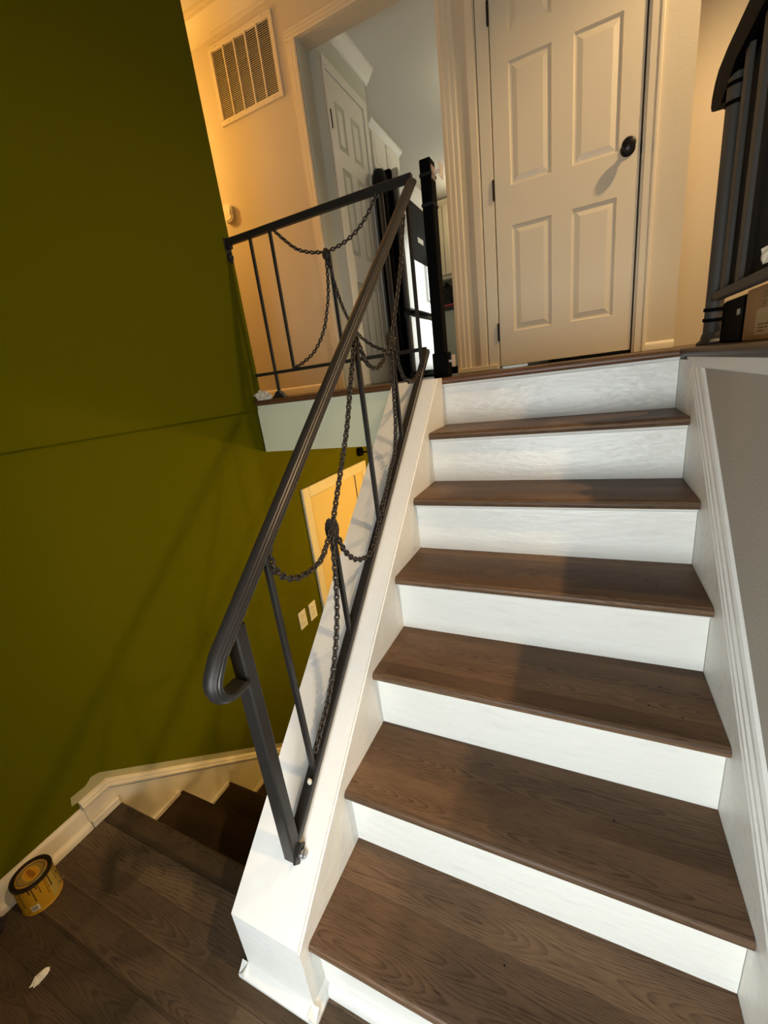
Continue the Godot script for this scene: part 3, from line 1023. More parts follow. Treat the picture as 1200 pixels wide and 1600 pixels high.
# ------------------------------------------------------------------ railings
func chain(parent: Node3D, pts: Array, pitch := 0.0136) -> void:
	# twisted iron chain: oval links, turned in turn about the line of the chain
	var c := Curve3D.new()
	c.bake_interval = 0.004
	for i in pts.size():
		var a: Vector3 = pts[maxi(i - 1, 0)]
		var d: Vector3 = pts[mini(i + 1, pts.size() - 1)]
		var tn := (d - a) / 6.0
		c.add_point(pts[i], -tn, tn)
	var ln := c.get_baked_length()
	var m := Mb.new()
	var cnt := int(ln / pitch)
	for k in cnt + 1:
		var o := minf(ln - 0.001, pitch * k + 0.004)
		var p := c.sample_baked(o, true)
		var q := c.sample_baked(minf(ln, o + 0.004), true)
		var p0 := c.sample_baked(maxf(0.0, o - 0.004), true)
		var tt := (q - p0).normalized()
		var sx := tt.cross(Vector3(0.31, 0.2, 0.93)).normalized()
		var up := sx.cross(tt)
		var f := (0.75 if k % 2 == 0 else -0.82)
		var w := sx * cos(f) + up * sin(f)
		link(m, p, tt, w)
	var o := part(parent, "chain", m, M.chain)
	o.set_meta("kind", "stuff")


func link(m: Mb, c: Vector3, tt: Vector3, w: Vector3) -> void:
	var nn := tt.cross(w).normalized()
	var rings := []
	var seg := 10
	for i in seg:
		var f := TAU * i / seg
		var ct := c + tt * cos(f) * 0.0088 + w * sin(f) * 0.0060
		var dir := (tt * cos(f) * 0.0058 + w * sin(f) * 0.0092).normalized()
		var ring := []
		for j in 5:
			var g := TAU * j / 5.0
			var nr := dir * cos(g) + nn * sin(g)
			ring.append([ct + nr * 0.0033, nr])
		rings.append(ring)
	for i in seg:
		var i2 := (i + 1) % seg
		for j in 5:
			var j2 := (j + 1) % 5
			m.quad_s(rings[i][j][0], rings[i][j2][0], rings[i2][j2][0], rings[i2][j][0], rings[i][j][1], rings[i][j2][1], rings[i2][j2][1], rings[i2][j][1])


func bar(parent: Node3D, called: String, path: Array, hwid: float, hthick: float, side: Vector3) -> void:
	var b := Mb.new()
	var c := minf(hwid, hthick) * 0.25
	b.sweep(P2([-hwid + c, -hthick, hwid - c, -hthick, hwid, -hthick + c, hwid, hthick - c, hwid - c, hthick, -hwid + c, hthick, -hwid, hthick - c, -hwid, -hthick + c]), path, side, 0.0)
	part(parent, called, b, M.rail)


func rosette(parent: Node3D, at: Vector3, ax: Vector3, k := 1.0) -> void:
	# cast clasp: scalloped oval plates either side of the bar, ribbed like a shell
	var b := Mb.new()
	for s in [-1.0, 1.0]:
		var side: Vector3 = ax * s
		var u := Vector3.UP
		var r := side.cross(u).normalized()
		var c: Vector3 = at + side * 0.0065
		var n := 60
		var rim := []
		var mid := []
		for i in n:
			var f := TAU * i / n
			var lobe := 1.0 + 0.10 * absf(sin(f * 6.0)) - 0.05
			var rib := 0.0035 + 0.0022 * absf(sin(f * 6.0))
			var d: Vector3 = r * cos(f) * 0.0200 * k + u * sin(f) * 0.0285 * k
			rim.append([c + d * lobe, c + d * lobe + side * 0.002])
			mid.append(c + d * 0.55 + side * (rib + 0.003))
		for i in n:
			var j := (i + 1) % n
			b.face([rim[i][0], rim[j][0], rim[j][1], rim[i][1]], rim[i][0] - c)
			b.face([rim[i][1], rim[j][1], mid[j], mid[i]], side)
			b.face([mid[i], mid[j], c + side * 0.0052], side)
			b.face([rim[i][0], rim[j][0], c], -side)
	b.blob(at + V(0, -0.030 * k, 0), Vector3(0.010, 0.011, 0.010), 9, 0.1, 6, 8)
	part(parent, "clasp", b, M.chain)


func railings() -> void:
	var XR := -0.47
	var t := thing("stair_railing", "dark metal stair railing with moulded handrail and swagged twisted chains on the knee wall", "railing")
	var sx := Vector3(1, 0, 0)
	# handrail: moulded cap section that ends in a curl back to the post
	var prof := P2([-0.0150, -0.0080, 0.0150, -0.0080, 0.0200, -0.0060, 0.0215, -0.0020, 0.0200, 0.0015, 0.0180, 0.0030, 0.0170, 0.0060, 0.0145, 0.0085, 0.0115, 0.0095, 0.0095, 0.0115, 0.0050, 0.0135, 0.0, 0.0142, -0.0050, 0.0135, -0.0095, 0.0115, -0.0115, 0.0095, -0.0145, 0.0085, -0.0170, 0.0060, -0.0180, 0.0030, -0.0200, 0.0015, -0.0215, -0.0020, -0.0200, -0.0060])
	var path := []
	# from the curl's tip at the post round to the slope, then up to the landing
	for q in [[0.822, -0.044], [0.8205, -0.030], [0.8215, -0.016], [0.8255, -0.004], [0.833, 0.0065], [0.843, 0.0135], [0.855, 0.0165], [0.867, 0.0155], [0.878, 0.011]]:
		path.append(V(XR, q[0], q[1]))
	path.append(V(XR, 0.900 + 0.862 * 0.010, -0.010))
	for k in range(1, 7):
		var z := -0.010 - (1.308 - 0.010) * k / 6.0
		path.append(V(XR, 0.900 - 0.862 * z, z))
	var b := Mb.new()
	b.sweep(prof, path, sx, 0.36)
	part(t, "handrail", b, M.rail)
	# flakes of old paint along the lower edges of the handrail
	b = Mb.new()
	for k in 130:
		var z := -0.02 - 0.9 * pow(rng.randf(), 1.3)
		var s := 1.0 if rng.randf() < 0.85 else -1.0
		var c := V(XR + s * rng.randf_range(0.0196, 0.0214), 0.900 - 0.862 * z - rng.randf_range(0.001, 0.0065), z)
		var d := V(0, 0.653, -0.757)
		var lg := rng.randf_range(0.0012, 0.0055)
		b.face([c - d * lg + V(0, -0.0008, 0), c + d * lg, c + d * lg * 0.6 + V(0.0012 * s, 0.0012, 0.0006), c - d * lg * 0.8 + V(0.001 * s, 0.0009, 0.0008)], V(s, 0.3, 0.3))
	var chips := part(t, "paint_chips", b, M.chip)
	chips.set_meta("kind", "stuff")
	# bottom rail follows the slope of the wall and runs on over the landing
	bar(t, "bottom_rail", [V(XR, 0.288 + 0.876 * 0.075, -0.075), V(XR, 0.288 + 0.876 * 1.318, -1.318)], 0.014, 0.0085, sx)
	# post with bracket and bolt
	bar(t, "post", [V(-0.476, 0.2587 + 0.88 * 0.062 - 0.004, -0.062), V(-0.476, 0.937, -0.066)], 0.018, 0.015, sx)
	b = Mb.new()
	b.xf = Transform3D(Basis(Vector3(1, 0, 0), 0.72), V(-0.455, 0.3225, -0.064))
	b.box(V(-0.003, -0.017, -0.022), V(0.003, 0.017, 0.020), 0.001)
	b.box(V(-0.012, 0.011, -0.022), V(0.006, 0.017, 0.004), 0.001)
	part(t, "bracket", b, M.rail)
	b = Mb.new()
	b.xf = Transform3D(Basis(Vector3(0, 0, 1), -PI / 2), V(-0.450, 0.324, -0.064))
	b.lathe([Vector2(0.0, 0.0), Vector2(0.012, 0.0), Vector2(0.012, 0.003), Vector2(0.0085, 0.0035), Vector2(0.0085, 0.010), Vector2(0.005, 0.0105), Vector2(0.005, 0.013), Vector2(0.0, 0.0135)], 6, 0.1)
	part(t, "bolt", b, M.steel)
	b = Mb.new()
	b.blob(V(-0.462, 0.444, -0.150), V(0.006, 0.008, 0.006), 4, 0.3, 6, 8)
	part(t, "paint_blob", b, M.chip)
	# balusters: full ones carry the chains' ends, short ones hold a clasp
	for q in [[-0.180, true, 0.0], [-0.436, false, 0.985], [-0.705, true, 0.0], [-0.963, false, 1.465], [-1.246, true, 0.0]]:
		var top: float = 0.900 - 0.862 * q[0] - 0.004 if q[1] else q[2]
		bar(t, "baluster", [V(XR, 0.290 - 0.876 * q[0], q[0]), V(XR, top, q[0])], 0.0065, 0.0065, sx)
	for p in [V(XR, 0.993, -0.436), V(XR, 1.473, -0.963)]:
		rosette(t, p, sx)
	var cx := XR + 0.007
	var Y := func(a: Array) -> Array:
		var out := []
		for i in range(0, a.size(), 2):
			out.append(V(cx, a[i], a[i + 1]))
		return out
	chain(t, Y.call([1.047, -0.187, 1.007, -0.189, 0.972, -0.209, 0.945, -0.249, 0.936, -0.300, 0.942, -0.355, 0.971, -0.394, 0.992, -0.416]))
	chain(t, Y.call([1.019, -0.438, 1.076, -0.475, 1.176, -0.539, 1.243, -0.580, 1.326, -0.620, 1.459, -0.686]))
	chain(t, Y.call([0.982, -0.436, 0.959, -0.449, 0.919, -0.467, 0.876, -0.507, 0.853, -0.556, 0.850, -0.611, 0.876, -0.650, 0.926, -0.698]))
	chain(t, Y.call([0.980, -0.419, 0.886, -0.407, 0.788, -0.387, 0.711, -0.359, 0.644, -0.326, 0.580, -0.281, 0.539, -0.241, 0.496, -0.195]))
	chain(t, Y.call([1.471, -0.701, 1.437, -0.722, 1.402, -0.749, 1.387, -0.806, 1.411, -0.871, 1.453, -0.934]))
	chain(t, Y.call([1.491, -0.956, 1.560, -1.006, 1.650, -1.062, 1.740, -1.112, 1.815, -1.145, 1.891, -1.179]))
	chain(t, Y.call([1.455, -0.956, 1.431, -0.968, 1.387, -0.995, 1.349, -1.026, 1.331, -1.088, 1.350, -1.166, 1.372, -1.220]))
	chain(t, Y.call([1.445, -0.942, 1.374, -0.932, 1.262, -0.916, 1.196, -0.906, 1.107, -0.871, 1.064, -0.826, 1.003, -0.771, 0.941, -0.718]))

	# railing across the landing
	var ZR := -1.33
	t = thing("landing_railing", "dark metal railing with swagged chains across the edge of the upper landing", "railing")
	var sz := Vector3(0, 0, 1)
	bar(t, "top_rail", [V(-1.403, 2.050, ZR), V(-0.474, 2.050, ZR)], 0.013, 0.014, sz)
	bar(t, "bottom_rail", [V(-1.392, 1.452, ZR), V(-0.474, 1.452, ZR)], 0.009, 0.0075, sz)
	for q in [[-1.267, LH + 0.002, 2.04], [-1.152, 1.45, 2.04], [-0.868, 1.45, 1.885], [-0.602, 1.45, 2.04]]:
		bar(t, "baluster", [V(q[0], q[1], ZR), V(q[0], q[2], ZR)], 0.0065, 0.0065, sz)
	b = Mb.new()
	b.prism(P2([-1.310, LH, -1.300, LH + 0.006, -1.274, LH + 0.034, -1.260, LH + 0.034, -1.234, LH + 0.006, -1.224, LH]), 2, ZR - 0.016, ZR + 0.016, 0.0)
	part(t, "foot", b, M.rail)
	b = Mb.new()
	b.box(V(-1.404, 1.965, -1.344), V(-1.398, 2.066, -1.302), 0.001)
	b.box(V(-1.398, 2.020, -1.338), V(-1.380, 2.064, -1.316), 0.002)
	b.blob(V(-1.396, 1.985, -1.325), V(0.012, 0.02, 0.014), 8, 0.5, 7, 10)
	part(t, "wall_bracket", b, M.rail)
	rosette(t, V(-0.882, 1.887, ZR), sz, 0.8)
	var zc := ZR + 0.007
	var X := func(a: Array) -> Array:
		var out := []
		for i in range(0, a.size(), 2):
			out.append(V(a[i], a[i + 1], zc))
		return out
	chain(t, X.call([-1.130, 2.038, -1.082, 1.989, -1.021, 1.937, -0.956, 1.910, -0.894, 1.897]), 0.0150)
	chain(t, X.call([-0.862, 1.894, -0.788, 1.908, -0.719, 1.937, -0.661, 1.984, -0.612, 2.040]), 0.0150)
	chain(t, X.call([-0.882, 1.875, -0.889, 1.783, -0.907, 1.698, -0.949, 1.595, -1.014, 1.518, -1.086, 1.478, -1.136, 1.461]), 0.0150)
	chain(t, X.call([-0.874, 1.868, -0.857, 1.768, -0.838, 1.686, -0.815, 1.623, -0.771, 1.549, -0.722, 1.505, -0.662, 1.473, -0.599, 1.456]), 0.0150)

	# black gate post standing on the landing beside the head of the railing
	t = thing("gate_post", "tall black safety gate post with clear brackets at the head of the steps", "gate", "", V(-0.425, LH, -1.365))
	part(t, "post", bx(V(-0.021, 0.0, -0.036), V(0.022, 0.770, 0.022), 0.003), M.black)
	part(t, "foot", bx(V(-0.030, 0.0, -0.038), V(0.034, 0.10, 0.024), 0.004), M.black)
	for y in [0.62, 0.715]:
		part(t, "strap", bx(V(-0.0235, y, -0.0385), V(0.0245, y + 0.010, 0.0245), 0.001), M.blacksoft)
	for y in [0.725, 0.062]:
		b = Mb.new()
		b.box(V(0.0215, y - 0.022, -0.020), V(0.025, y + 0.022, 0.018), 0.001)
		b.box(V(0.025, y - 0.005, -0.006), V(0.052, y + 0.005, 0.004), 0.001)
		b.box(V(0.052, y - 0.024, -0.022), V(0.056, y + 0.024, 0.020), 0.001)
		part(t, "clear_bracket", b, M.clear)


# ------------------------------------------------------------------ kitchen beyond the opening
func kitchen() -> void:
	var KX := -1.36
	var t := thing("wall_kitchen", "grey kitchen walls seen through the opening")
	part(t, "left_panel", bx(V(KX, LH - 0.02, -2.42), V(KX - 0.12, 3.47, -3.05)), M.kitchen)
	part(t, "recess_panel", bx(V(-2.5, LH - 0.02, -2.93), V(KX - 0.12, 3.47, -3.05)), M.kitchen)
	part(t, "side_panel", bx(V(-2.62, LH - 0.02, -2.93), V(-2.5, 3.47, -6.12)), M.kitchen)
	var fp := Mb.new()
	fp.box(V(-2.62, LH - 0.02, -6.0), V(-1.10, 3.47, -6.12))
	fp.box(V(-0.28, LH - 0.02, -6.0), V(-0.08, 3.47, -6.12))
	fp.box(V(-1.10, 3.25, -6.0), V(-0.28, 3.47, -6.12))
	part(t, "far_panel", fp, M.kitchen)
	var rp := Mb.new()
	rp.box(V(-0.20, LH - 0.02, -2.42), V(-0.08, 3.47, -6.0))
	part(t, "right_panel", rp, M.kitchen)
	solo("ceiling", "lower kitchen ceiling beyond the opening", bx(V(-2.62, 3.47, -2.42), V(0.0, 3.75, -6.12)), M.ceiling)
	t = thing("window_2", "glazed kitchen patio door out of sight right of the opening")
	var b := Mb.new()
	for q in [[-1.10, LH, -1.04, 3.25], [-0.34, LH, -0.28, 3.25], [-1.04, 3.19, -0.34, 3.25], [-1.04, LH, -0.34, LH + 0.08]]:
		b.box(V(q[0], q[1], -6.09), V(q[2], q[3], -6.03), 0.004)
	part(t, "window_frame", b, M.trim)
	part(t, "pane", bx(V(-1.04, LH + 0.08, -6.063), V(-0.34, 3.19, -6.057)), M.glass)
	# white six-panel door in the left wall
	t = thing("door_2", "grey-white six-panel door just inside the kitchen opening")
	var xf := Transform3D(Basis(Vector3(0, 1, 0), PI / 2), V(KX + 0.004, LH + 0.01, -2.455))
	six_panel(t, 0.50, 1.86, xf, M.white, [[0.075, 0.205], [0.285, 0.425]], [[0.18, 0.70], [0.87, 1.38], [1.48, 1.74]])
	for y in [2.95, 1.55]:
		hinge(t, Transform3D(Basis(Vector3(0, 1, 0), PI / 2), V(KX + 0.006, y, -2.452)))
	part(t, "latch", bx(V(KX + 0.004, 2.22, -2.925), V(KX + 0.012, 2.30, -2.945), 0.002), M.bronze)
	part(t, "head_casing", bx(V(KX, 3.205, -2.43), V(KX + 0.012, 3.262, -3.02), 0.003), M.white)
	part(t, "right_casing", bx(V(KX, LH, -2.965), V(KX + 0.012, 3.205, -3.02), 0.003), M.white)
	part(t, "left_casing", bx(V(KX, LH, -2.425), V(KX + 0.012, 3.205, -2.448), 0.003), M.white)
	b = Mb.new()
	b.prism(P2([KX, 3.385, KX + 0.010, 3.385, KX + 0.014, 3.400, KX + 0.030, 3.412, KX + 0.050, 3.440, KX + 0.064, 3.455, KX + 0.068, 3.47, KX, 3.47]), 2, -2.43, -3.08, 0.1)
	solo("trim_6", "white crown moulding along the kitchen wall above the door", b, M.white)
	# refrigerator with steel doors facing right
	t = thing("refrigerator", "refrigerator with black side and shining steel doors seen edge on in the kitchen", "refrigerator", "", V(-1.55, LH, -3.10))
	part(t, "cabinet", bx(V(-0.36, 0.02, -0.66), V(0.305, 1.54, 0.0), 0.006), M.black)
	part(t, "upper_door", bx(V(0.309, 0.555, -0.655), V(0.362, 1.536, -0.004), 0.008), M.steel)
	part(t, "freezer_door", bx(V(0.309, 0.06, -0.655), V(0.362, 0.505, -0.004), 0.008), M.steel)
	var dp := part(t, "dispenser", bx(V(0.3615, 0.95, -0.54), V(0.366, 1.38, -0.20), 0.002), M.black)
	part(dp, "display", bx(V(0.366, 1.10, -0.47), V(0.367, 1.14, -0.33)), M.plate)
	b = Mb.new()
	b.tube([V(0.362, 0.525, -0.03), V(0.392, 0.535, -0.05), V(0.400, 0.535, -0.30), V(0.392, 0.535, -0.60), V(0.362, 0.525, -0.63)], 0.011, 8)
	part(t, "freezer_handle", b, M.black)
	b = Mb.new()
	b.tube([V(0.362, 0.66, -0.60), V(0.395, 0.68, -0.60), V(0.395, 1.02, -0.60), V(0.362, 1.04, -0.60)], 0.010, 8)
	part(t, "door_handle", b, M.black)
	# cabinet over it
	t = thing("wall_cabinet", "white cabinet with crown above the refrigerator", "cabinet", "", V(-1.66, 2.90, -3.07))
	part(t, "body", bx(V(-0.30, 0.0, -0.60), V(0.28, 0.30, 0.0), 0.002), M.white)
	b = Mb.new()
	b.box(V(0.28, 0.01, -0.28), V(0.296, 0.245, -0.04), 0.002)
	var dr := part(t, "door", b, M.white)
	part(dr, "field", bx(V(0.296, 0.05, -0.245), V(0.299, 0.205, -0.075), 0.001), M.white)
	b = Mb.new()
	b.box(V(0.28, 0.01, -0.58), V(0.296, 0.245, -0.31), 0.002)
	dr = part(t, "door", b, M.white)
	part(dr, "field", bx(V(0.296, 0.05, -0.545), V(0.299, 0.205, -0.345), 0.001), M.white)
	b = Mb.new()
	b.prism(P2([0.28, 0.255, 0.288, 0.255, 0.294, 0.268, 0.318, 0.285, 0.322, 0.30, 0.28, 0.30]), 2, -0.60, 0.006, 0.4)
	part(t, "crown", b, M.white)
	# tall round-topped black column in front of the refrigerator
	t = thing("appliance_column", "tall black column with a domed top standing beside the refrigerator", "appliance", "", V(-1.292, LH, -2.99))
	b = Mb.new()
	b.lathe([Vector2(0.0, 0.0), Vector2(0.075, 0.0), Vector2(0.075, 0.015), Vector2(0.05, 0.03), Vector2(0.0, 0.035)], 24)
	part(t, "base", b, M.black)
	b = Mb.new()
	b.lathe([Vector2(0.0, 0.03), Vector2(0.048, 0.03), Vector2(0.050, 0.05), Vector2(0.050, 1.38), Vector2(0.0, 1.38)], 24)
	part(t, "column", b, M.black)
	b = Mb.new()
	b.lathe([Vector2(0.0, 1.38), Vector2(0.054, 1.38), Vector2(0.055, 1.43), Vector2(0.050, 1.47), Vector2(0.036, 1.50), Vector2(0.0, 1.515)], 24, 0.9)
	part(t, "dome", b, M.blacksoft)
	for x in [-0.03, 0.0, 0.03]:
		part(t, "grille_bar", bx(V(x - 0.005, 0.15, 0.046), V(x + 0.005, 1.33, 0.056), 0.001), M.slat)
	# far run: upper cabinet, backsplash, stove, base cabinet
	t = thing("wall_cabinet", "cream upper cabinet on the far kitchen wall", "cabinet", "", V(-1.68, 2.585, -5.98))
	part(t, "body", bx(V(-0.45, 0.0, -0.02), V(0.52, 0.83, 0.28), 0.002), M.trim)
	for q in [[-0.42, -0.01], [0.0, 0.085], [0.095, 0.51]]:
		var d := part(t, "door", bx(V(q[0], 0.015, 0.28), V(q[1], 0.80, 0.30), 0.003), M.trim)
		if q[1] - q[0] > 0.2:
			var f := Mb.new()
			for z in [[q[0], 0.015, q[0] + 0.055, 0.80], [q[1] - 0.055, 0.015, q[1], 0.80], [q[0] + 0.055, 0.745, q[1] - 0.055, 0.80], [q[0] + 0.055, 0.015, q[1] - 0.055, 0.07]]:
				f.box(V(z[0], z[1], 0.30), V(z[2], z[3], 0.308), 0.001)
			part(d, "door_frame", f, M.trim)
	b = Mb.new()
	b.prism(P2([0.28, 0.80, 0.30, 0.80, 0.31, 0.815, 0.335, 0.84, 0.34, 0.86, 0.28, 0.86]), 0, -0.45, 0.52, 0.4)
	part(t, "crown", b, M.trim)
	part(t, "light_rail", bx(V(-0.45, -0.03, 0.24), V(0.52, 0.0, 0.28), 0.002), M.trim)
	# diamond tiles
	t = thing("backsplash", "black diamond tile backsplash with pale grout behind the stove", "backsplash", "", V(-1.68, 2.38, -5.998))
	part(t, "grout", bx(V(-0.45, -0.22, 0.0), V(0.54, 0.20, 0.004)), M.grout)
	var tile := Mb.new()
	tile.xf = Transform3D(Basis(Vector3(0, 0, 1), PI / 4), Vector3.ZERO)
	tile.box(V(-0.0425, -0.0425, 0.004), V(0.0425, 0.0425, 0.009), 0.002)
	var tm := tile.mesh()
	var step := 0.0905 * sqrt(0.5)
	for i in range(-5, 9):
		for j in range(-2, 3):
			if (i + j) % 2 != 0:
				continue
			var o := MeshInstance3D.new()
			o.name = "tile"
			o.mesh = tm
			o.material_override = M.tile
			o.position = V(i * step, j * step, 0)
			t.add_child(o, true)
	t = thing("stove", "dark stove with steel control panel and oven handle on the far kitchen wall", "stove", "", V(-2.02, LH, -5.98))
	part(t, "body", bx(V(-0.30, 0.02, 0.0), V(0.30, 0.80, 0.60), 0.006), M.steel)
	part(t, "oven_door", bx(V(-0.29, 0.20, 0.60), V(0.29, 0.66, 0.625), 0.006), M.black)
	part(t, "drawer", bx(V(-0.29, 0.04, 0.60), V(0.29, 0.185, 0.62), 0.006), M.black)
	part(t, "control_panel", bx(V(-0.30, 0.69, 0.60), V(0.30, 0.80, 0.635), 0.006), M.steel)
	part(t, "cooktop", bx(V(-0.30, 0.80, 0.0), V(0.30, 0.83, 0.62), 0.004), M.black)
	b = Mb.new()
	b.tube([V(-0.26, 0.63, 0.62), V(-0.26, 0.63, 0.665), V(0.26, 0.63, 0.665), V(0.26, 0.63, 0.62)], 0.011, 8)
	part(t, "oven_handle", b, M.steel)
	for x in [-0.2, -0.07, 0.07, 0.2]:
		b = Mb.new()
		b.xf = Transform3D(Basis(Vector3(1, 0, 0), PI / 2), V(x, 0.745, 0.635))
		b.lathe([Vector2(0.0, 0.0), Vector2(0.02, 0.0), Vector2(0.018, 0.025), Vector2(0.0, 0.026)], 14)
		part(t, "knob", b, M.black)
	t = thing("base_cabinet", "grey base cabinet right of the stove", "cabinet", "", V(-1.38, LH, -5.98))
	part(t, "body", bx(V(-0.33, 0.09, 0.0), V(0.24, 0.80, 0.56), 0.002), M.kitchen)
	part(t, "toe_kick", bx(V(-0.33, 0.0, 0.0), V(0.24, 0.09, 0.50)), M.dark)
	for q in [[-0.32, 0.06], [0.07, 0.235]]:
		part(t, "door", bx(V(q[0], 0.10, 0.56), V(q[1], 0.79, 0.58), 0.003), M.kitchen)
	part(t, "worktop", bx(V(-0.335, 0.80, 0.0), V(0.25, 0.835, 0.60), 0.004), M.stone)
	solo("kitchen_towel", "folded red cloth on the far kitchen worktop", bx(V(-1.66, LH + 0.836, -5.58), V(-1.30, LH + 0.866, -5.40), 0.01), M.red, "towel")


# ------------------------------------------------------------------ things on the upper right floor
func guard() -> void:
	var GX := 0.46
	var t := thing("guard_rail", "black guard rail with round post and grey slats on the upper right floor", "railing", "", V(GX, LH, 0.0))
	var b := Mb.new()
	b.xf = Transform3D(Basis(), V(0.0, 0.0, -1.205))
	b.lathe([Vector2(0.0, 0.0), Vector2(0.036, 0.0), Vector2(0.036, 0.008), Vector2(0.027, 0.016), Vector2(0.0245, 0.03), Vector2(0.022, 0.034), Vector2(0.022, 0.66), Vector2(0.0, 0.66)], 24, 0.5)
	part(t, "post", b, M.slat)
	for y in [0.070, 0.098, 0.585, 0.625]:
		b = Mb.new()
		b.xf = Transform3D(Basis(Vector3(1, 0, 0), 0.12), V(0.0, y, -1.205))
		b.lathe([Vector2(0.022, -0.005), Vector2(0.0255, -0.004), Vector2(0.0255, 0.004), Vector2(0.022, 0.005)], 24, 0.5)
		part(t, "ring", b, M.black)
	# top rail with a rounded drooping end cap
	b = Mb.new()
	b.prism(P2([-0.94, 0.655, -1.15, 0.655, -1.265, 0.615, -1.335, 0.625, -1.372, 0.640, -1.386, 0.656, -1.382, 0.676, -1.362, 0.700, -1.33, 0.716, -1.25, 0.724, -0.94, 0.724]), 0, -0.022, 0.024, 0.4)
	part(t, "top_rail", b, M.black)
	for z in [-1.112, -0.985]:
		part(t, "slat", bx(V(-0.008, 0.12, z - 0.017), V(0.004, 0.70, z + 0.017), 0.002), M.slat)
	part(t, "bottom_bar", bx(V(-0.014, 0.118, -1.235), V(0.012, 0.140, -0.70), 0.003), M.slat)
	part(t, "mesh_panel", panel_mesh(), M.blacksoft)
	# dark case under the bar
	t = thing("storage_case", "plain black case standing under the bar of the guard rail", "case", "", V(0.50, LH, -1.07))
	part(t, "body", bx(V(-0.03, 0.0, -0.092), V(0.10, 0.110, 0.105), 0.006), M.black)
	b = Mb.new()
	b.box(V(-0.033, 0.065, 0.060), V(-0.029, 0.080, 0.075), 0.001)
	part(t, "clasp", b, M.steel)
	# cardboard box with a pale shipping label
	t = thing("cardboard_box", "brown cardboard box with a pale printed label under the guard rail", "box", "", V(0.47, LH, -0.80))
	part(t, "carton", bx(V(0.0, 0.0, -0.155), V(0.26, 0.115, 0.20), 0.003), M.card)
	b = Mb.new()
	b.face([V(-0.0006, 0.012, -0.10), V(-0.0006, 0.012, 0.09), V(-0.0006, 0.105, 0.09), V(-0.0006, 0.105, -0.10)], V(-1, 0, 0))
	b.t = PackedVector2Array()
	for p in b.v:
		b.t.append(Vector2((p.z + 0.10) / 0.19, 1.0 - (p.y - 0.012) / 0.093))
	part(t, "label_sheet", b, label_material())
	# crumpled paper on the box and dark bag behind
	b = Mb.new()
	b.blob(Vector3.ZERO, V(0.017, 0.018, 0.028), 17, 0.7, 9, 14)
	solo("crumpled_paper", "crumpled white paper on the bar above the cardboard box", b, M.paper, "paper", "", V(0.455, LH + 0.164, -0.765))


func panel_mesh() -> Mb:
	var b := Mb.new()
	b.prism(P2([-1.19, 0.14, -0.80, 0.14, -0.84, 0.30, -0.955, 0.70, -1.19, 0.70]), 0, 0.018, 0.024, 0.0)
	return b


func label_material() -> StandardMaterial3D:
	var im := Image.create(192, 96, false, Image.FORMAT_RGB8)
	im.fill(rgb(170, 136, 92))
	im.fill_rect(Rect2i(30, 40, 120, 56), rgb(196, 176, 140))
	var r := RandomNumberGenerator.new()
	r.seed = 3
	for k in 7:
		var x := 60
		while x < 175:
			var w := r.randi_range(3, 10)
			if k != 3:
				im.fill_rect(Rect2i(x, 5 + k * 5, w, 2), rgb(92, 70, 46))
			x += w + r.randi_range(2, 5)
	for k in 3:
		im.fill_rect(Rect2i(48, 72 + k * 7, 70 - k * 12, 3), rgb(110, 90, 64))
	im.fill_rect(Rect2i(88, 0, 4, 96), rgb(204, 184, 150))
	var m := mat(Color.WHITE, 0.8)
	m.albedo_texture = ImageTexture.create_from_image(im)
	return m


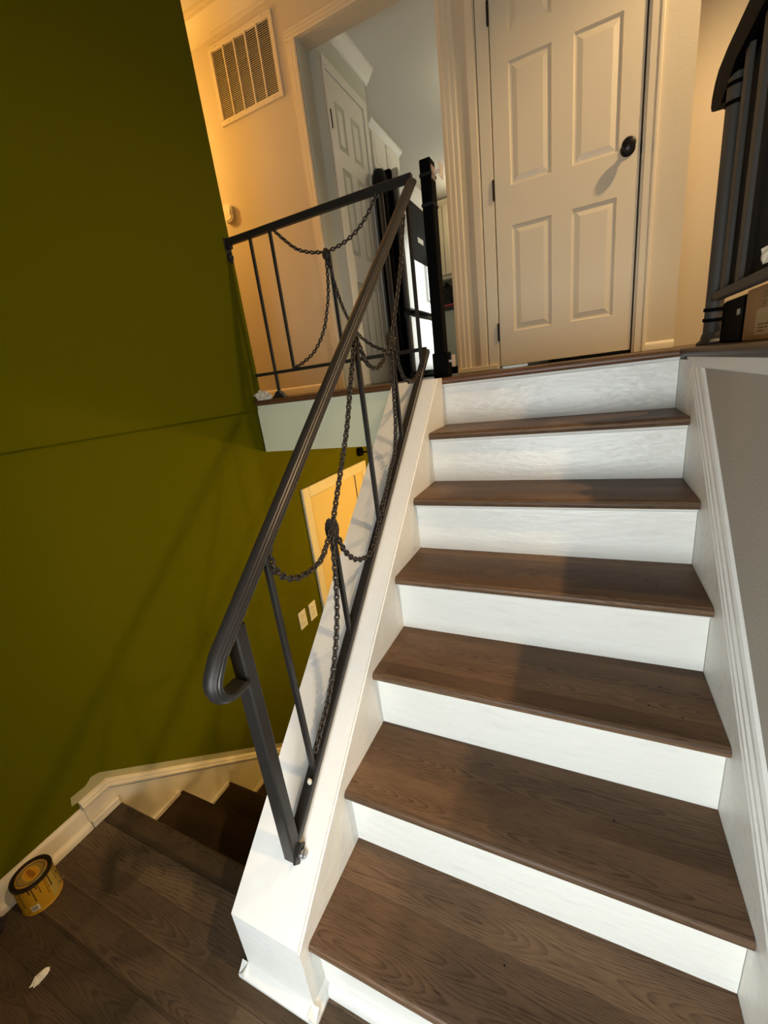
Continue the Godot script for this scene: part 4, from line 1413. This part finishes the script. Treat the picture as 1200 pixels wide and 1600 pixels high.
# ------------------------------------------------------------------ small things
func small_things() -> void:
	# can of wood stain on the entry floor
	var t := thing("stain_can", "small drip-stained yellow can of wood finish on the floor by the green wall", "can", "", V(-1.320, 0.0, 0.160))
	var R := 0.0495
	var h := 0.098
	var b := Mb.new()
	b.lathe([Vector2(R - 0.001, 0.0), Vector2(R + 0.001, 0.001), Vector2(R + 0.001, 0.004), Vector2(R, 0.005), Vector2(R, h - 0.006), Vector2(R + 0.0015, h - 0.004), Vector2(R + 0.0015, h - 0.001), Vector2(R, h)], 40, 0.5)
	part(t, "body", b, can_side())
	b = Mb.new()
	b.lathe([Vector2(R, h - 0.003), Vector2(R + 0.002, h), Vector2(R + 0.001, h + 0.004), Vector2(R - 0.004, h + 0.005), Vector2(R - 0.010, h + 0.002), Vector2(R - 0.011, h - 0.003)], 40, 0.6)
	part(t, "rim", b, mat(rgb(58, 46, 34), 0.3, 0.6))
	b = Mb.new()
	b.lathe([Vector2(R - 0.016, h + 0.001), Vector2(R - 0.013, h + 0.003), Vector2(R - 0.0105, h + 0.001), Vector2(R - 0.0105, h - 0.002)], 40, 0.6)
	b.disc_uv(R - 0.015, h + 0.001, 40)
	part(t, "lid", b, can_lid())
	b = Mb.new()
	var arc := []
	for k in 13:
		var f := PI * 0.15 + PI * 0.70 * k / 12.0
		arc.append(V(cos(f) * 0.056, 0.062 - sin(f) * 0.040, sin(f) * 0.030 - 0.058))
	b.tube(arc, 0.0013, 6)
	part(t, "wire_handle", b, M.steel)
	# scrap on the floor
	b = Mb.new()
	b.xf = Transform3D(Basis(Vector3(0, 1, 0), 1.65), Vector3.ZERO)
	b.blob(V(0, 0.006, 0), V(0.019, 0.007, 0.0105), 12, 0.8, 9, 14)
	b.blob(V(0.008, 0.009, 0.004), V(0.011, 0.006, 0.008), 19, 0.9, 7, 10)
	solo("paper_scrap", "torn scrap of crumpled pale paper on the dark floor", b, M.paper, "scrap", "", V(-1.105, 0.0, 0.270))
	# dark rag at the very edge
	b = Mb.new()
	b.blob(V(0, 0.022, 0), V(0.045, 0.024, 0.055), 29, 0.8, 10, 16)
	solo("work_rag", "dark crumpled rag on the floor at the left edge near the can", b, mat(rgb(38, 28, 30), 0.75), "rag", "", V(-1.348, 0.0, 0.292))
	# wad of masking tape on the left end of the landing edge
	b = Mb.new()
	b.blob(V(0.0, 0.020, 0.0), V(0.042, 0.026, 0.022), 33, 0.7, 9, 14)
	b.blob(V(0.030, 0.014, 0.004), V(0.026, 0.016, 0.018), 35, 0.7, 8, 12)
	solo("tape_wad", "wad of crumpled cream tape on the left end of the landing edge", b, M.paper, "tape", "", V(-1.352, LH, -1.300))


func can_side() -> StandardMaterial3D:
	var im := Image.create(512, 128, false, Image.FORMAT_RGB8)
	im.fill(rgb(186, 136, 24))
	# the label's panels repeat round the can
	for q in [0, 256]:
		im.fill_rect(Rect2i(q + 20, 14, 70, 100), rgb(176, 150, 70))
		im.fill_rect(Rect2i(q + 104, 20, 60, 44), rgb(196, 146, 28))
		im.fill_rect(Rect2i(q + 108, 70, 60, 44), rgb(204, 156, 34))
		im.fill_rect(Rect2i(q + 112, 84, 40, 3), rgb(120, 80, 30))
		im.fill_rect(Rect2i(q + 112, 92, 34, 3), rgb(120, 80, 30))
		im.fill_rect(Rect2i(q + 184, 84, 34, 26), rgb(226, 214, 190))
		for k in 8:
			im.fill_rect(Rect2i(q + 188 + k * 3, 88, 1 + k % 2, 18), rgb(40, 26, 18))
	# runs of stain from the rim
	var r := RandomNumberGenerator.new()
	r.seed = 8
	for k in 26:
		var x := r.randi_range(0, 505)
		var l := r.randi_range(14, 88)
		var w := r.randi_range(2, 5)
		im.fill_rect(Rect2i(x, 0, w, l), rgb(62, 40, 20))
		im.fill_rect(Rect2i(x - 1, l - 5, w + 2, 5), rgb(58, 36, 18))
	im.fill_rect(Rect2i(0, 0, 512, 9), rgb(66, 44, 26))
	for k in 60:
		var x0 := 70 + k * 3
		im.fill_rect(Rect2i(x0 % 500, 40 + int(14.0 * sin(k * 0.11)) + k / 3, 5, 6), rgb(74, 50, 24))
	var m := mat(Color.WHITE, 0.4)
	m.albedo_texture = ImageTexture.create_from_image(im)
	return m


func can_lid() -> StandardMaterial3D:
	var im := Image.create(128, 128, false, Image.FORMAT_RGB8)
	for y in 128:
		for x in 128:
			var d := Vector2(x - 63.5, y - 63.5).length() / 64.0
			var c := rgb(150, 122, 52)
			if d > 0.86:
				c = rgb(120, 100, 60)
			if Vector2((x - 63.5) / 52.0, (y - 63.5) / 34.0).length() < 1.0:
				c = rgb(206, 160, 60)
			if Vector2((x - 63.5) / 48.0, (y - 63.5) / 30.0).length() < 1.0:
				c = rgb(196, 138, 36)
			im.set_pixel(x, y, c)
	for k in 6:
		im.fill_rect(Rect2i(28 + k * 12, 50 + absi(k - 3) * 2, 7, 27 - absi(k - 3) * 3), rgb(92, 38, 18))
	var m := mat(Color.WHITE, 0.35)
	m.albedo_texture = ImageTexture.create_from_image(im)
	return m
